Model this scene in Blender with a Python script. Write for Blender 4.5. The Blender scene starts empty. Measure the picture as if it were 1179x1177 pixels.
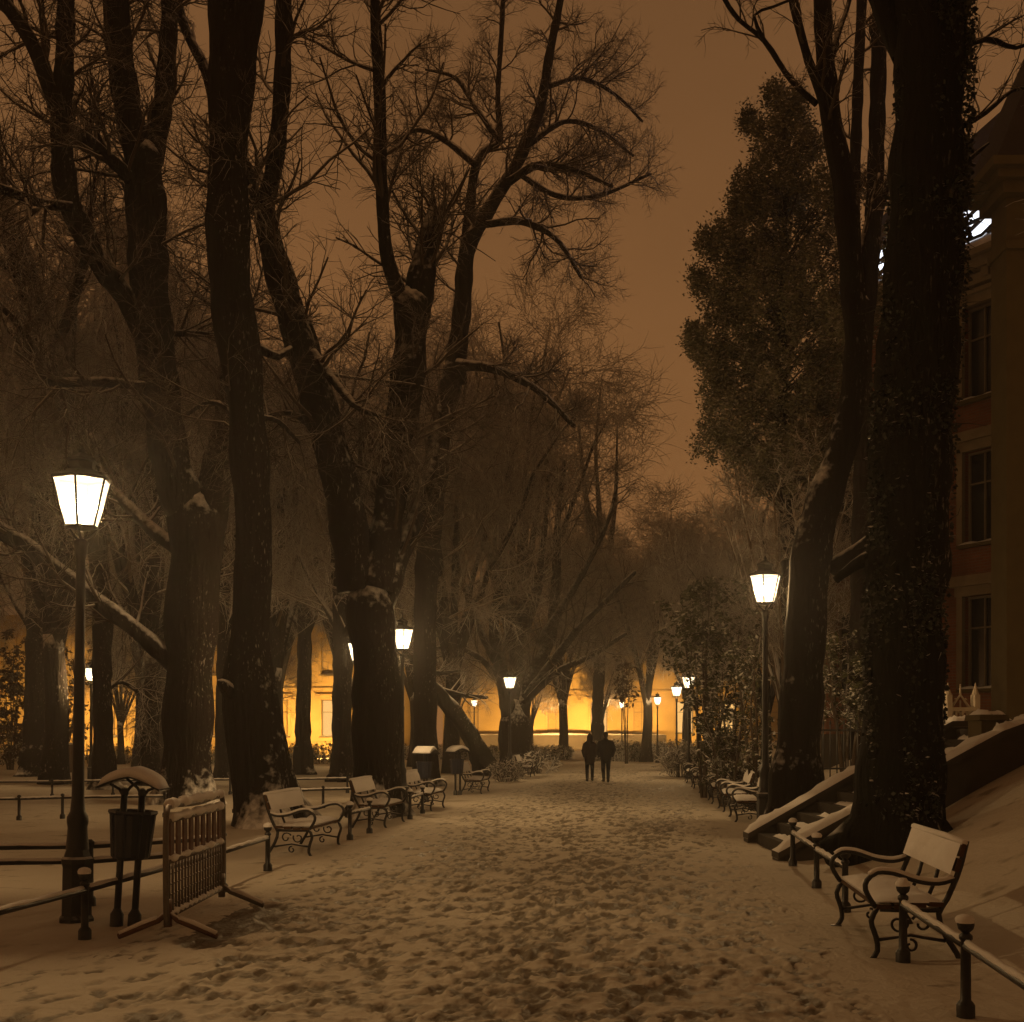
import bpy, math, random
import numpy as np

rng = np.random.default_rng(11)
random.seed(11)
F, CX, HY, CH = 1423.0, 589.5, 847.0, 1.65      # focal length and horizon of the photo (1179 px wide), eye height
PD = 150.5 / 1423.0                              # the path runs along (PD, 1)
COL = bpy.context.scene.collection


def P(px, py, D):
    return np.array([(px - CX) / F * D, D, CH - (py - HY) / F * D])


def px2x(px, D):
    return (px - CX) / F * D


def pathx(off, D):
    return off + PD * D


def smooth(a, b, x):
    t = np.clip((x - a) / (b - a), 0, 1)
    return t * t * (3 - 2 * t)


def ground_h(x, y):
    """height of the snow: flat park, a bank on the right that climbs to the terrace of the brick building"""
    x = np.asarray(x, float); y = np.asarray(y, float)
    off = x - PD * y
    h = 1.75 * smooth(2.0, 6.6, off) + 0.0 * x
    far = smooth(26, 40, y)
    h = h * (1 - far) + far * 0.7 * smooth(3.0, 8.0, off)
    h = h + 0.35 * smooth(78, 92, y) * (off < 30)
    n = 0.025 * np.sin(x * 1.3 + 0.7 * y) * np.sin(y * 0.9 - 0.4 * x) + 0.015 * np.sin(x * 3.1 - y * 1.7) * np.sin(y * 2.3 + x)
    return h + n * 0.7


# ---------------------------------------------------------------- materials
def new_mat(name, spec=0.12):
    m = bpy.data.materials.new(name); m.use_nodes = True
    nt = m.node_tree; b = nt.nodes['Principled BSDF']
    b.inputs['Specular IOR Level'].default_value = spec
    return m, nt, b


def N(nt, typ, **kw):
    n = nt.nodes.new(typ)
    for k, v in kw.items():
        setattr(n, k, v)
    return n


def ramp(nt, fac, a, b, ca=(0, 0, 0, 1), cb=(1, 1, 1, 1)):
    r = N(nt, 'ShaderNodeValToRGB')
    r.color_ramp.elements[0].position = a; r.color_ramp.elements[0].color = ca
    r.color_ramp.elements[1].position = b; r.color_ramp.elements[1].color = cb
    nt.links.new(fac, r.inputs[0])
    return r.outputs[0]


def noise(nt, scale, detail=4, vec=None, stretch=None):
    tc = N(nt, 'ShaderNodeTexCoord')
    v = tc.outputs['Object']
    if stretch:
        mp = N(nt, 'ShaderNodeMapping'); mp.inputs['Scale'].default_value = stretch
        nt.links.new(v, mp.inputs[0]); v = mp.outputs[0]
    n = N(nt, 'ShaderNodeTexNoise'); n.inputs['Scale'].default_value = scale; n.inputs['Detail'].default_value = detail
    nt.links.new(v, n.inputs['Vector'])
    return n.outputs[0]


def mixc(nt, fac, a, b):
    m = N(nt, 'ShaderNodeMix', data_type='RGBA')
    if hasattr(fac, 'links'):
        nt.links.new(fac, m.inputs[0])
    else:
        m.inputs[0].default_value = fac
    for i, c in ((6, a), (7, b)):
        if hasattr(c, 'links'):
            nt.links.new(c, m.inputs[i])
        else:
            m.inputs[i].default_value = (*c, 1)
    return m.outputs[2]


def bump(nt, b, h, strength, dist=0.02):
    bp = N(nt, 'ShaderNodeBump'); bp.inputs['Strength'].default_value = strength; bp.inputs['Distance'].default_value = dist
    nt.links.new(h, bp.inputs['Height']); nt.links.new(bp.outputs[0], b.inputs['Normal'])


SNOW = (0.74, 0.72, 0.70)


def snow_mask(nt, lo, hi, nscale=3.0, namt=0.5):
    """settled snow: where the surface faces up, broken up by noise"""
    g = N(nt, 'ShaderNodeNewGeometry'); s = N(nt, 'ShaderNodeSeparateXYZ')
    nt.links.new(g.outputs['Normal'], s.inputs[0])
    n = noise(nt, nscale, 3)
    a = N(nt, 'ShaderNodeMath', operation='MULTIPLY_ADD'); a.inputs[1].default_value = namt; a.inputs[2].default_value = -namt / 2
    nt.links.new(n, a.inputs[0])
    ad = N(nt, 'ShaderNodeMath', operation='ADD'); nt.links.new(a.outputs[0], ad.inputs[0]); nt.links.new(s.outputs[2], ad.inputs[1])
    return ramp(nt, ad.outputs[0], lo, hi)


def plain(name, c, rough=0.6, var=0.25, nscale=8, snow=None, metal=0.0, bmp=0.0, stretch=None):
    m, nt, b = new_mat(name, 0.5 if rough < 0.56 else 0.12)
    n = noise(nt, nscale, 5, stretch=stretch)
    col = mixc(nt, n, tuple(x * (1 - var) for x in c), tuple(min(1, x * (1 + var)) for x in c))
    if snow:
        col = mixc(nt, snow_mask(nt, *snow), col, SNOW)
    nt.links.new(col, b.inputs['Base Color'])
    b.inputs['Roughness'].default_value = rough; b.inputs['Metallic'].default_value = metal
    if bmp:
        bump(nt, b, n, bmp)
    return m


def bark_mat(name, c, snow):
    m, nt, b = new_mat(name)
    ridge = noise(nt, 9, 6, stretch=(1, 1, 0.16))
    fine = noise(nt, 2.0, 5)
    col = mixc(nt, ridge, tuple(x * 0.45 for x in c), tuple(x * 1.5 for x in c))
    col = mixc(nt, ramp(nt, fine, 0.45, 0.75), col, (c[0] * 0.9, c[1] * 1.2, c[2] * 0.8))
    col = mixc(nt, snow_mask(nt, *snow), col, SNOW)
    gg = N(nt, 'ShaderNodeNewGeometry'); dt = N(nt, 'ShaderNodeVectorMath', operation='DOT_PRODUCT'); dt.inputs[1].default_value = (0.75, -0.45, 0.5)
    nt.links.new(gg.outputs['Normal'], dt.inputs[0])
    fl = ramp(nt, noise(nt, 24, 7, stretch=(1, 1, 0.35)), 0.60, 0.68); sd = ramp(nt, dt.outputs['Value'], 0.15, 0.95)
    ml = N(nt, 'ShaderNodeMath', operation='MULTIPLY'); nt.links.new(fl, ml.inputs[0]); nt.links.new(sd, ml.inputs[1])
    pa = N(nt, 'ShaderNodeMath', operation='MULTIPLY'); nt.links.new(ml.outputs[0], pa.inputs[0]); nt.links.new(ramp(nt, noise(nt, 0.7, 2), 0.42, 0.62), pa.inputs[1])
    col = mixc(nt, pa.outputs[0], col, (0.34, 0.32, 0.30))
    nt.links.new(col, b.inputs['Base Color']); b.inputs['Roughness'].default_value = 0.9
    bump(nt, b, ridge, 1.0, 0.09)
    return m


M = {}
M['bark'] = bark_mat('bark', (0.016, 0.011, 0.009), (0.24, 0.66, 7.0, 0.8))
M['ivy_bark'] = bark_mat('ivy_bark', (0.012, 0.010, 0.008), (0.5, 0.85, 2.2, 0.6))
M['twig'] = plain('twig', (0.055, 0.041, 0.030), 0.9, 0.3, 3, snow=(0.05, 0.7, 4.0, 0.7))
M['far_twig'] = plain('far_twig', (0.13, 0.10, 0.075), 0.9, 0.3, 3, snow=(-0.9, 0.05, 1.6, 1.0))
M['iron'] = plain('iron', (0.012, 0.012, 0.013), 0.45, 0.3, 20, bmp=0.15)
M['iron_snow'] = plain('iron_snow', (0.012, 0.012, 0.013), 0.5, 0.3, 20, snow=(0.55, 0.9, 9.0, 0.5))
M['navy'] = plain('navy', (0.012, 0.016, 0.034), 0.4, 0.3, 20)
M['wood'] = plain('wood', (0.075, 0.042, 0.022), 0.7, 0.35, 12, snow=(0.75, 0.95, 9.0, 0.3), stretch=(0.2, 2, 2))
M['snow'] = plain('snow', SNOW, 0.75, 0.06, 14, bmp=0.35)
M['galv'] = plain('galv', (0.13, 0.11, 0.09), 0.55, 0.3, 25, snow=(0.5, 0.85, 12.0, 0.6), metal=0.4)
M['slat'] = plain('slat', (0.13, 0.075, 0.05), 0.7, 0.4, 18, snow=(0.5, 0.85, 12.0, 0.6))
M['rust'] = plain('rust', (0.16, 0.055, 0.028), 0.7, 0.35, 25)
M['stone'] = plain('stone', (0.105, 0.082, 0.042), 0.85, 0.25, 2.5, snow=(0.7, 0.95, 3.0, 0.3), bmp=0.3)
M['stonedark'] = plain('stonedark', (0.065, 0.055, 0.045), 0.85, 0.35, 3.0, snow=(0.7, 0.95, 3.0, 0.3), bmp=0.3)
M['stepstone'] = plain('stepstone', (0.05, 0.042, 0.035), 0.85, 0.35, 3.0, bmp=0.3)
M['gothic'] = plain('gothic', (0.42, 0.36, 0.28), 0.85, 0.2, 4.0, snow=(0.7, 0.95, 6.0, 0.3))
M['ochre'] = plain('ochre', (0.44, 0.31, 0.12), 0.9, 0.55, 0.35, snow=(0.7, 0.95, 3.0, 0.3))
M['pane'] = plain('pane', (0.02, 0.02, 0.022), 0.08, 0.1, 1)
M['curtain'] = plain('curtain', (0.26, 0.21, 0.15), 0.8, 0.2, 6)
M['faded_pane'] = plain('faded_pane', (0.40, 0.28, 0.105), 0.85, 0.2, 3)  # panes painted near the wall colour, so far windows fade as in haze
M['sandstone'] = plain('sandstone', (0.22, 0.17, 0.11), 0.85, 0.3, 2.5, snow=(0.7, 0.95, 3.0, 0.3), bmp=0.3)
M['framew'] = plain('framew', (0.17, 0.135, 0.095), 0.7, 0.15, 6, snow=(0.7, 0.95, 3.0, 0.2))
M['roof'] = plain('roof', (0.045, 0.034, 0.030), 0.8, 0.25, 3, snow=(0.55, 0.8, 1.2, 0.5))
M['evergreen'] = plain('evergreen', (0.125, 0.120, 0.078), 0.85, 0.6, 0.9, snow=(0.2, 0.85, 1.5, 0.9))
M['leaf'] = plain('leaf', (0.050, 0.052, 0.024), 0.6, 0.5, 2.0, snow=(0.45, 0.85, 2.0, 0.8))
M['deadleaf'] = plain('deadleaf', (0.060, 0.036, 0.020), 0.8, 0.4, 2.0)
M['ivy'] = plain('ivy', (0.020, 0.024, 0.014), 0.55, 0.5, 2.0, snow=(0.75, 1.0, 3.0, 0.8))
M['coat_a'] = plain('coat_a', (0.022, 0.013, 0.012), 0.9, 0.3, 30)
M['coat_b'] = plain('coat_b', (0.018, 0.019, 0.022), 0.85, 0.3, 30)
M['trouser'] = plain('trouser', (0.014, 0.014, 0.020), 0.9, 0.3, 30)
M['skin'] = plain('skin', (0.42, 0.26, 0.19), 0.6, 0.05, 10)
M['hair'] = plain('hair', (0.015, 0.010, 0.008), 0.6, 0.3, 40)
M['shoe'] = plain('shoe', (0.012, 0.011, 0.010), 0.5, 0.2, 20)


def brick_mat():
    m, nt, b = new_mat('brick')
    tc = N(nt, 'ShaderNodeTexCoord'); mp = N(nt, 'ShaderNodeMapping'); mp.inputs['Rotation'].default_value = (math.pi / 2, 0, 0)
    nt.links.new(tc.outputs['Object'], mp.inputs[0])
    br = N(nt, 'ShaderNodeTexBrick'); br.inputs['Scale'].default_value = 1.0
    br.inputs['Brick Width'].default_value = 0.28; br.inputs['Row Height'].default_value = 0.085; br.inputs['Mortar Size'].default_value = 0.010
    br.inputs['Color1'].default_value = (0.27, 0.095, 0.05, 1); br.inputs['Color2'].default_value = (0.19, 0.066, 0.036, 1)
    br.inputs['Mortar'].default_value = (0.20, 0.15, 0.11, 1)
    nt.links.new(mp.outputs[0], br.inputs['Vector'])
    n = noise(nt, 0.5, 5)
    col = mixc(nt, ramp(nt, n, 0.35, 0.75), br.outputs[0], (0.10, 0.05, 0.032))
    nt.links.new(col, b.inputs['Base Color']); b.inputs['Roughness'].default_value = 0.9
    return m


M['brick'] = brick_mat()


def emit_mat(name, c, s, transparent=False):
    m = bpy.data.materials.new(name); m.use_nodes = True
    nt = m.node_tree; nt.nodes.clear()
    o = N(nt, 'ShaderNodeOutputMaterial'); e = N(nt, 'ShaderNodeEmission')
    e.inputs[0].default_value = (*c, 1); e.inputs[1].default_value = s
    if transparent:
        t = N(nt, 'ShaderNodeBsdfTransparent'); a = N(nt, 'ShaderNodeAddShader')
        nt.links.new(e.outputs[0], a.inputs[0]); nt.links.new(t.outputs[0], a.inputs[1]); nt.links.new(a.outputs[0], o.inputs[0])
    else:
        nt.links.new(e.outputs[0], o.inputs[0])
    return m


M['lampglass'] = emit_mat('lampglass', (1.0, 0.80, 0.52), 1.5, True)
M['bulb'] = emit_mat('bulb', (1.0, 0.86, 0.62), 14.0, True)
M['floodglass'] = emit_mat('floodglass', (1.0, 0.92, 0.8), 14.0)
M['warmwindow'] = emit_mat('warmwindow', (1.0, 0.55, 0.17), 1.1)
M['coldwindow'] = emit_mat('coldwindow', (0.86, 0.90, 1.0), 2.2)


def ground_mat(name, use_wear):
    m, nt, b = new_mat(name)
    n1 = noise(nt, 0.55, 4); n2 = noise(nt, 10.0, 8); n3 = noise(nt, 34.0, 4)
    col = mixc(nt, n1, (0.47, 0.42, 0.345), (0.66, 0.60, 0.51))
    if use_wear:
        at = N(nt, 'ShaderNodeAttribute', attribute_name='wear')
        sepc = N(nt, 'ShaderNodeMath', operation='MULTIPLY_ADD'); sepc.inputs[1].default_value = 1.1; sepc.inputs[2].default_value = -0.55
        nt.links.new(n2, sepc.inputs[0])
        ad = N(nt, 'ShaderNodeMath', operation='ADD'); nt.links.new(sepc.outputs[0], ad.inputs[0]); nt.links.new(at.outputs['Fac'], ad.inputs[1])
        w = ramp(nt, ad.outputs[0], 0.26, 1.00)
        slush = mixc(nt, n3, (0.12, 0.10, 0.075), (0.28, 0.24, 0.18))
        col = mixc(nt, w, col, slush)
        r = N(nt, 'ShaderNodeMapRange'); r.inputs['To Min'].default_value = 0.8; r.inputs['To Max'].default_value = 0.5
        nt.links.new(w, r.inputs[0]); nt.links.new(r.outputs[0], b.inputs['Roughness'])
    else:
        sp = ramp(nt, noise(nt, 2.6, 6), 0.60, 0.72)
        col = mixc(nt, sp, col, (0.30, 0.26, 0.20))
        b.inputs['Roughness'].default_value = 0.8
    nt.links.new(col, b.inputs['Base Color'])
    h = N(nt, 'ShaderNodeMath', operation='MULTIPLY_ADD'); h.inputs[1].default_value = 0.4
    nt.links.new(n3, h.inputs[0]); nt.links.new(n2, h.inputs[2])
    bump(nt, b, h.outputs[0], 0.5, 0.035)
    return m


M['ground'] = ground_mat('ground', False)
M['path'] = ground_mat('path', True)


# ---------------------------------------------------------------- mesh helpers
class MB:
    def __init__(self):
        self.v = []; self.q = []; self.t = []; self.n = 0

    def add(self, v, q=None, t=None):
        v = np.asarray(v, float).reshape(-1, 3)
        self.v.append(v)
        if q is not None and len(q):
            self.q.append(np.asarray(q, int).reshape(-1, 4) + self.n)
        if t is not None and len(t):
            self.t.append(np.asarray(t, int).reshape(-1, 3) + self.n)
        self.n += len(v)
        return self

    def box(self, c, s, rz=0.0, ry=0.0, rx=0.0, taper=1.0):
        x, y, z = (k / 2 for k in s)
        v = np.array([[sx * x * (taper if sz > 0 else 1), sy * y * (taper if sz > 0 else 1), sz * z] for sz in (-1, 1) for sy in (-1, 1) for sx in (-1, 1)])
        if rx:
            c_, s_ = math.cos(rx), math.sin(rx); v = v @ np.array([[1, 0, 0], [0, c_, s_], [0, -s_, c_]])
        if ry:
            c_, s_ = math.cos(ry), math.sin(ry); v = v @ np.array([[c_, 0, -s_], [0, 1, 0], [s_, 0, c_]])
        if rz:
            c_, s_ = math.cos(rz), math.sin(rz); v = v @ np.array([[c_, s_, 0], [-s_, c_, 0], [0, 0, 1]])
        return self.add(v + np.asarray(c, float), [[0, 2, 3, 1], [4, 5, 7, 6], [0, 1, 5, 4], [2, 6, 7, 3], [0, 4, 6, 2], [1, 3, 7, 5]])

    def tube(self, pts, rad, n=8, cap=True, ridge=None, squash=None):
        pts = np.asarray(pts, float); K = len(pts)
        rad = np.full(K, rad) if np.isscalar(rad) else np.asarray(rad, float)
        d = np.gradient(pts, axis=0); d /= np.linalg.norm(d, axis=1, keepdims=True) + 1e-9
        ref = np.array([0, 1.0, 0]) if abs(d[0][1]) < 0.9 else np.array([1.0, 0, 0])
        a = np.cross(d[0], ref); a /= np.linalg.norm(a)
        th = np.arange(n) * 2 * math.pi / n
        V = []
        for i in range(K):
            a = a - d[i] * np.dot(a, d[i]); a /= np.linalg.norm(a) + 1e-9
            bb = np.cross(d[i], a)
            r = rad[i] * (np.ones(n) if ridge is None else ridge(th, i))
            V.append(pts[i] + np.outer(r * np.cos(th), a) + np.outer(r * np.sin(th), bb))
        V = np.concatenate(V)
        q = [[i * n + j, i * n + (j + 1) % n, (i + 1) * n + (j + 1) % n, (i + 1) * n + j] for i in range(K - 1) for j in range(n)]
        t = []
        if cap:
            V = np.concatenate([V, pts[:1], pts[-1:]]); c0, c1 = K * n, K * n + 1
            t = [[c0, (j + 1) % n, j] for j in range(n)] + [[c1, (K - 1) * n + j, (K - 1) * n + (j + 1) % n] for j in range(n)]
        return self.add(V, q, t)

    def lathe(self, prof, c=(0, 0, 0), n=16, rot=0.0):
        """prof: (radius, z) pairs"""
        K = len(prof); th = np.arange(n) * 2 * math.pi / n + rot
        V = np.array([[c[0] + r * math.cos(k), c[1] + r * math.sin(k), c[2] + z] for r, z in prof for k in th])
        q = [[i * n + j, i * n + (j + 1) % n, (i + 1) * n + (j + 1) % n, (i + 1) * n + j] for i in range(K - 1) for j in range(n)]
        return self.add(V, q)

    def ball(self, c, r, n=10, k=6, sz=1.0):
        return self.lathe([(max(r * math.sin(math.pi * i / k), 1e-4), -r * sz * math.cos(math.pi * i / k)) for i in range(k + 1)], c, n)

    def twigs(self, T, R, n=3):
        """many tubes at once: T (M,K,3), R (M,K)"""
        Mn, K, _ = T.shape
        d = T[:, -1] - T[:, 0]; d /= np.linalg.norm(d, axis=1, keepdims=True) + 1e-9
        ref = np.where(np.abs(d[:, 2:3]) < 0.9, np.array([[0, 0, 1.0]]), np.array([[1.0, 0, 0]]))
        a = np.cross(d, ref); a /= np.linalg.norm(a, axis=1, keepdims=True) + 1e-9
        b = np.cross(d, a)
        th = np.arange(n) * 2 * math.pi / n + math.pi / 2
        ring = a[:, None, None] * np.cos(th)[None, None, :, None] + b[:, None, None] * np.sin(th)[None, None, :, None]
        V = (T[:, :, None, :] + ring * R[:, :, None, None]).reshape(-1, 3)
        base = (np.arange(Mn) * K * n)[:, None, None]; i = (np.arange(K - 1) * n)[None, :, None]; j = np.arange(n)[None, None, :]; j2 = (j + 1) % n
        q = np.stack([base + i + j, base + i + j2, base + i + n + j2, base + i + n + j], -1).reshape(-1, 4)
        return self.add(V, q)

    def leaves(self, c, size, droop=0.4, aspect=0.5, jit=0.4):
        """leaf shapes (a folded kite of two triangles) at points c"""
        m = len(c)
        d = rng.normal(size=(m, 3)); d[:, 2] = d[:, 2] * 0.5 - droop; d /= np.linalg.norm(d, axis=1, keepdims=True)
        s = rng.normal(size=(m, 3)); s -= d * (s * d).sum(1, keepdims=True); s /= np.linalg.norm(s, axis=1, keepdims=True)
        nn = np.cross(d, s)
        L = size * (1 + jit * rng.uniform(-1, 1, (m, 1)))
        p0 = c; p1 = c + d * L * 0.45 + s * L * aspect / 2 + nn * L * 0.08; p2 = c + d * L; p3 = c + d * L * 0.45 - s * L * aspect / 2 + nn * L * 0.08
        V = np.stack([p0, p1, p2, p3], 1).reshape(-1, 3); k = np.arange(m) * 4
        return self.add(V, t=np.concatenate([np.stack([k, k + 1, k + 2], 1), np.stack([k, k + 2, k + 3], 1)]))

    def mesh(self, name, mat, smooth_=True):
        V = np.concatenate(self.v).astype(np.float32)
        q = np.concatenate(self.q) if self.q else np.zeros((0, 4), int)
        t = np.concatenate(self.t) if self.t else np.zeros((0, 3), int)
        me = bpy.data.meshes.new(name)
        me.vertices.add(len(V)); me.vertices.foreach_set('co', V.ravel())
        loops = np.concatenate([q.ravel(), t.ravel()]).astype(np.int32)
        me.loops.add(len(loops)); me.loops.foreach_set('vertex_index', loops)
        nf = len(q) + len(t); me.polygons.add(nf)
        st = np.concatenate([np.arange(len(q)) * 4, len(q) * 4 + np.arange(len(t)) * 3]).astype(np.int32)
        me.polygons.foreach_set('loop_start', st)
        me.polygons.foreach_set('use_smooth', np.full(nf, smooth_, dtype=bool))
        me.update(calc_edges=True); me.validate()
        me.materials.append(M[mat])
        return me

    def build(self, name, mat, parent=None, smooth_=True):
        o = bpy.data.objects.new(name, self.mesh(name, mat, smooth_)); COL.objects.link(o)
        if parent is not None:
            o.parent = parent
        return o


def tag(o, label=None, cat=None, group=None, kind=None):
    for k, v in (('label', label), ('category', cat), ('group', group), ('kind', kind)):
        if v:
            o[k] = v
    return o


def empty(name, loc, label, cat, group=None, rz=0.0):
    o = bpy.data.objects.new(name, None); COL.objects.link(o)
    o.location = tuple(float(k) for k in loc); o.rotation_euler = (0, 0, rz)
    return tag(o, label, cat, group)


def copy_tree(o, parent=None):
    c = o.copy(); COL.objects.link(c)
    if parent is not None:
        c.parent = parent
    for ch in list(o.children):
        copy_tree(ch, c)
    return c


def catmull(pts, step):
    pts = np.asarray(pts, float)
    ext = np.concatenate([[2 * pts[0] - pts[1]], pts, [2 * pts[-1] - pts[-2]]])
    out = []
    for i in range(1, len(ext) - 2):
        a, b, c, d = ext[i - 1:i + 3]
        m = max(2, int(np.linalg.norm((c - b)[:3]) / step))
        for t in np.arange(m) / m:
            out.append(0.5 * (2 * b + (c - a) * t + (2 * a - 5 * b + 4 * c - d) * t * t + (3 * b - a - 3 * c + d) * t ** 3))
    out.append(ext[-2])
    return np.array(out)


def resample(pts, K):
    s = np.concatenate([[0], np.cumsum(np.linalg.norm(np.diff(pts[:, :3], axis=0), axis=1))])
    u = np.linspace(0, s[-1], K)
    return np.stack([np.interp(u, s, pts[:, k]) for k in range(pts.shape[1])], 1)


def spawn(T, R, n, L, ang=(0.5, 1.1), up=0.08, wig=0.16, t0=0.2, t1=1.0, K=5, rf=0.55, rmin=0.006, rmax=9.0, Lfall=0.5, tip=0.4):
    """children of the branches T (M,K,3): n per branch, grown in small bent steps"""
    Mn, KP, _ = T.shape
    idx = np.repeat(np.arange(Mn), n); m = len(idx)
    t = rng.uniform(t0, t1, m); f = t * (KP - 1); i0 = np.minimum(f.astype(int), KP - 2); fr = (f - i0)[:, None]
    p = T[idx, i0] * (1 - fr) + T[idx, i0 + 1] * fr
    d = T[idx, i0 + 1] - T[idx, i0]; d /= np.linalg.norm(d, axis=1, keepdims=True) + 1e-9
    r = (R[idx, i0] * (1 - fr[:, 0]) + R[idx, i0 + 1] * fr[:, 0]) * rf
    r = np.clip(r, rmin, rmax)
    s = rng.normal(size=(m, 3)); s -= d * (s * d).sum(1, keepdims=True); s /= np.linalg.norm(s, axis=1, keepdims=True) + 1e-9
    a = rng.uniform(ang[0], ang[1], m)[:, None]
    d = d * np.cos(a) + s * np.sin(a)
    ln = L * rng.uniform(0.55, 1.25, m) * (1 - Lfall * (t - t0) / max(1e-6, t1 - t0))
    out = [p]
    for k in range(K - 1):
        d = d + rng.normal(size=(m, 3)) * wig + np.array([0, 0, up]); d /= np.linalg.norm(d, axis=1, keepdims=True) + 1e-9
        out.append(out[-1] + d * (ln / (K - 1))[:, None])
    T2 = np.stack(out, 1)
    R2 = r[:, None] * np.linspace(1, tip, K)[None, :]
    return T2, R2


def ridges(K, amp=0.05, seed=0, hgt=None):
    g = np.random.default_rng(seed); ph = g.uniform(0, 6.28, 6); kk = [2, 3, 5, 7, 9, 11]; am = np.array([1.0, 0.9, 0.7, 0.5, 0.45, 0.35]) * amp
    dr = g.uniform(-0.15, 0.15, 6)
    def f(th, i):
        bo = 1 + (6.0 * math.exp(-max(hgt[i], 0) / 0.45) if hgt is not None else 0)
        return 1 + (bo if bo > 1.02 else 1) * sum(am[k] * np.sin(kk[k] * th + ph[k] + dr[k] * i + 0.5 * math.sin(i * 0.45 + ph[k])) for k in range(6))
    return f


def traced_tree(D, limbs, label, group=None, bark='bark', seed=0, lv=None, flare=1.0, sink=0.4, name='bare_tree', twigmat='twig', ext=None):
    """a tree whose trunk and main limbs follow pixel traces (px, py, width) taken at the tree's own distance D, each limb leaning its own way in depth"""
    global rng
    rng = np.random.default_rng(seed + 100)
    base = P(*limbs[0][1][0][:2], D)
    gz = float(ground_h(base[0], base[1])); base[2] = gz
    t = empty(name, base, label, 'tree', group)
    tm = MB(); twigT = []; twigR = []; fine = []
    for li, (dd, pts) in enumerate(limbs):
        n = len(pts); a = []
        for k, (x, y, w) in enumerate(pts):
            s = k / max(1, n - 1)
            dk = D + (dd[0] + (dd[1] - dd[0]) * s if isinstance(dd, tuple) else dd * s)
            q = P(x, y, dk)
            a.append([*q, max(0.012, w / 2 * D / F)])
        a = np.array(a)
        if li == 0:
            a[0, 2] = gz + 0.02
            low = a[0].copy(); low[2] = gz - sink; low[3] *= 1.25 * flare
            a = np.concatenate([[low], a])
        c = catmull(a, max(0.18, a[0, 3] * 0.5))
        c[:, 3] = np.maximum(c[:, 3], 0.01)
        if li == 0:
            hgt = c[:, 2] - gz
            c[:, 3] *= 1 + 0.42 * flare * np.exp(-np.maximum(hgt, 0) / 0.45)
        r0 = c[:, 3]
        if c[-1, 3] > 0.07:
            dl = c[-1, :3] - c[-2, :3]; dl /= np.linalg.norm(dl)
            e1, e2 = c[-1].copy(), c[-1].copy(); e1[:3] += dl * c[-1, 3] * 0.7; e1[3] *= 0.72; e2[:3] += dl * c[-1, 3] * 1.25; e2[3] *= 0.2
            c = np.concatenate([c, [e1, e2]])
        r0 = c[:, 3]
        g = np.random.default_rng(seed * 31 + li)
        c[:, :3] += np.cumsum(g.normal(size=(len(c), 3)) * (r0[:, None] * 0.04), axis=0) * np.linspace(0, 1, len(c))[:, None] ** 1.0 * 0.3
        r = r0 * (1 + 0.06 * np.sin(np.arange(len(c)) * 1.1 + li) + g.normal(size=len(c)) * 0.025)
        big = r0.max() > 0.09
        tm.tube(c[:, :3] - base, r, 20 if big else 8, ridge=ridges(len(c), 0.035 if big else 0.02, seed * 7 + li, (c[:, 2] - gz) if li == 0 else None))
        rs = resample(c, 14)
        (twigT.append(rs[:, :3] - base), twigR.append(rs[:, 3])) if li > 0 and np.linalg.norm(rs[-1, :3] - rs[0, :3]) > 1.3 else None
    tm.build('trunk', bark, t)
    T = np.array(twigT); R = np.array(twigR)
    lv = lv or [(7, 2.2), (6, 1.1), (5, 0.55)]
    cm = MB(); rcap = 0.05
    for k, (n, L) in enumerate(lv):
        T, R = spawn(T, R, n, L, ang=(0.5, 1.25), up=(0.10, 0.03, -0.02)[min(k, 2)], wig=0.20, t0=0.12 if k == 0 else 0.2, K=6 if k == 0 else 5, rf=(0.4, 0.55, 0.6)[min(k, 2)], rmin=0.005, rmax=rcap)
        cm.twigs(T, R, 5 if k == 0 else 3); rcap *= 0.45
    cm.build('crown', twigmat, t)
    return t


# ---------------------------------------------------------------- setting: ground, path, haze
def make_ground():
    xs = np.concatenate([np.linspace(-110, -24, 40), np.linspace(-23.5, 16, 260), np.linspace(16.5, 100, 50)])
    ys = np.concatenate([np.linspace(-16, 2, 12), np.linspace(2.2, 32, 240), np.linspace(32.5, 90, 150), np.linspace(91, 185, 40)])
    X, Y = np.meshgrid(xs, ys); Z = ground_h(X, Y); off = X - PD * Y
    dip = smooth(-3.9, -3.4, off) * (1 - smooth(0.6, 1.1, off)) * (1 - smooth(76, 80, Y)) * smooth(-14, -13, Y)
    Z = Z - 0.12 * dip
    # snow heaped round the foot of the barrier and trunks
    nx, ny = len(xs), len(ys)
    V = np.stack([X, Y, Z], -1).reshape(-1, 3)
    i = np.arange(ny - 1)[:, None] * nx + np.arange(nx - 1)[None, :]
    q = np.stack([i, i + 1, i + nx + 1, i + nx], -1).reshape(-1, 4)
    o = MB().add(V, q).build('ground', 'ground'); o['kind'] = 'structure'


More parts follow.
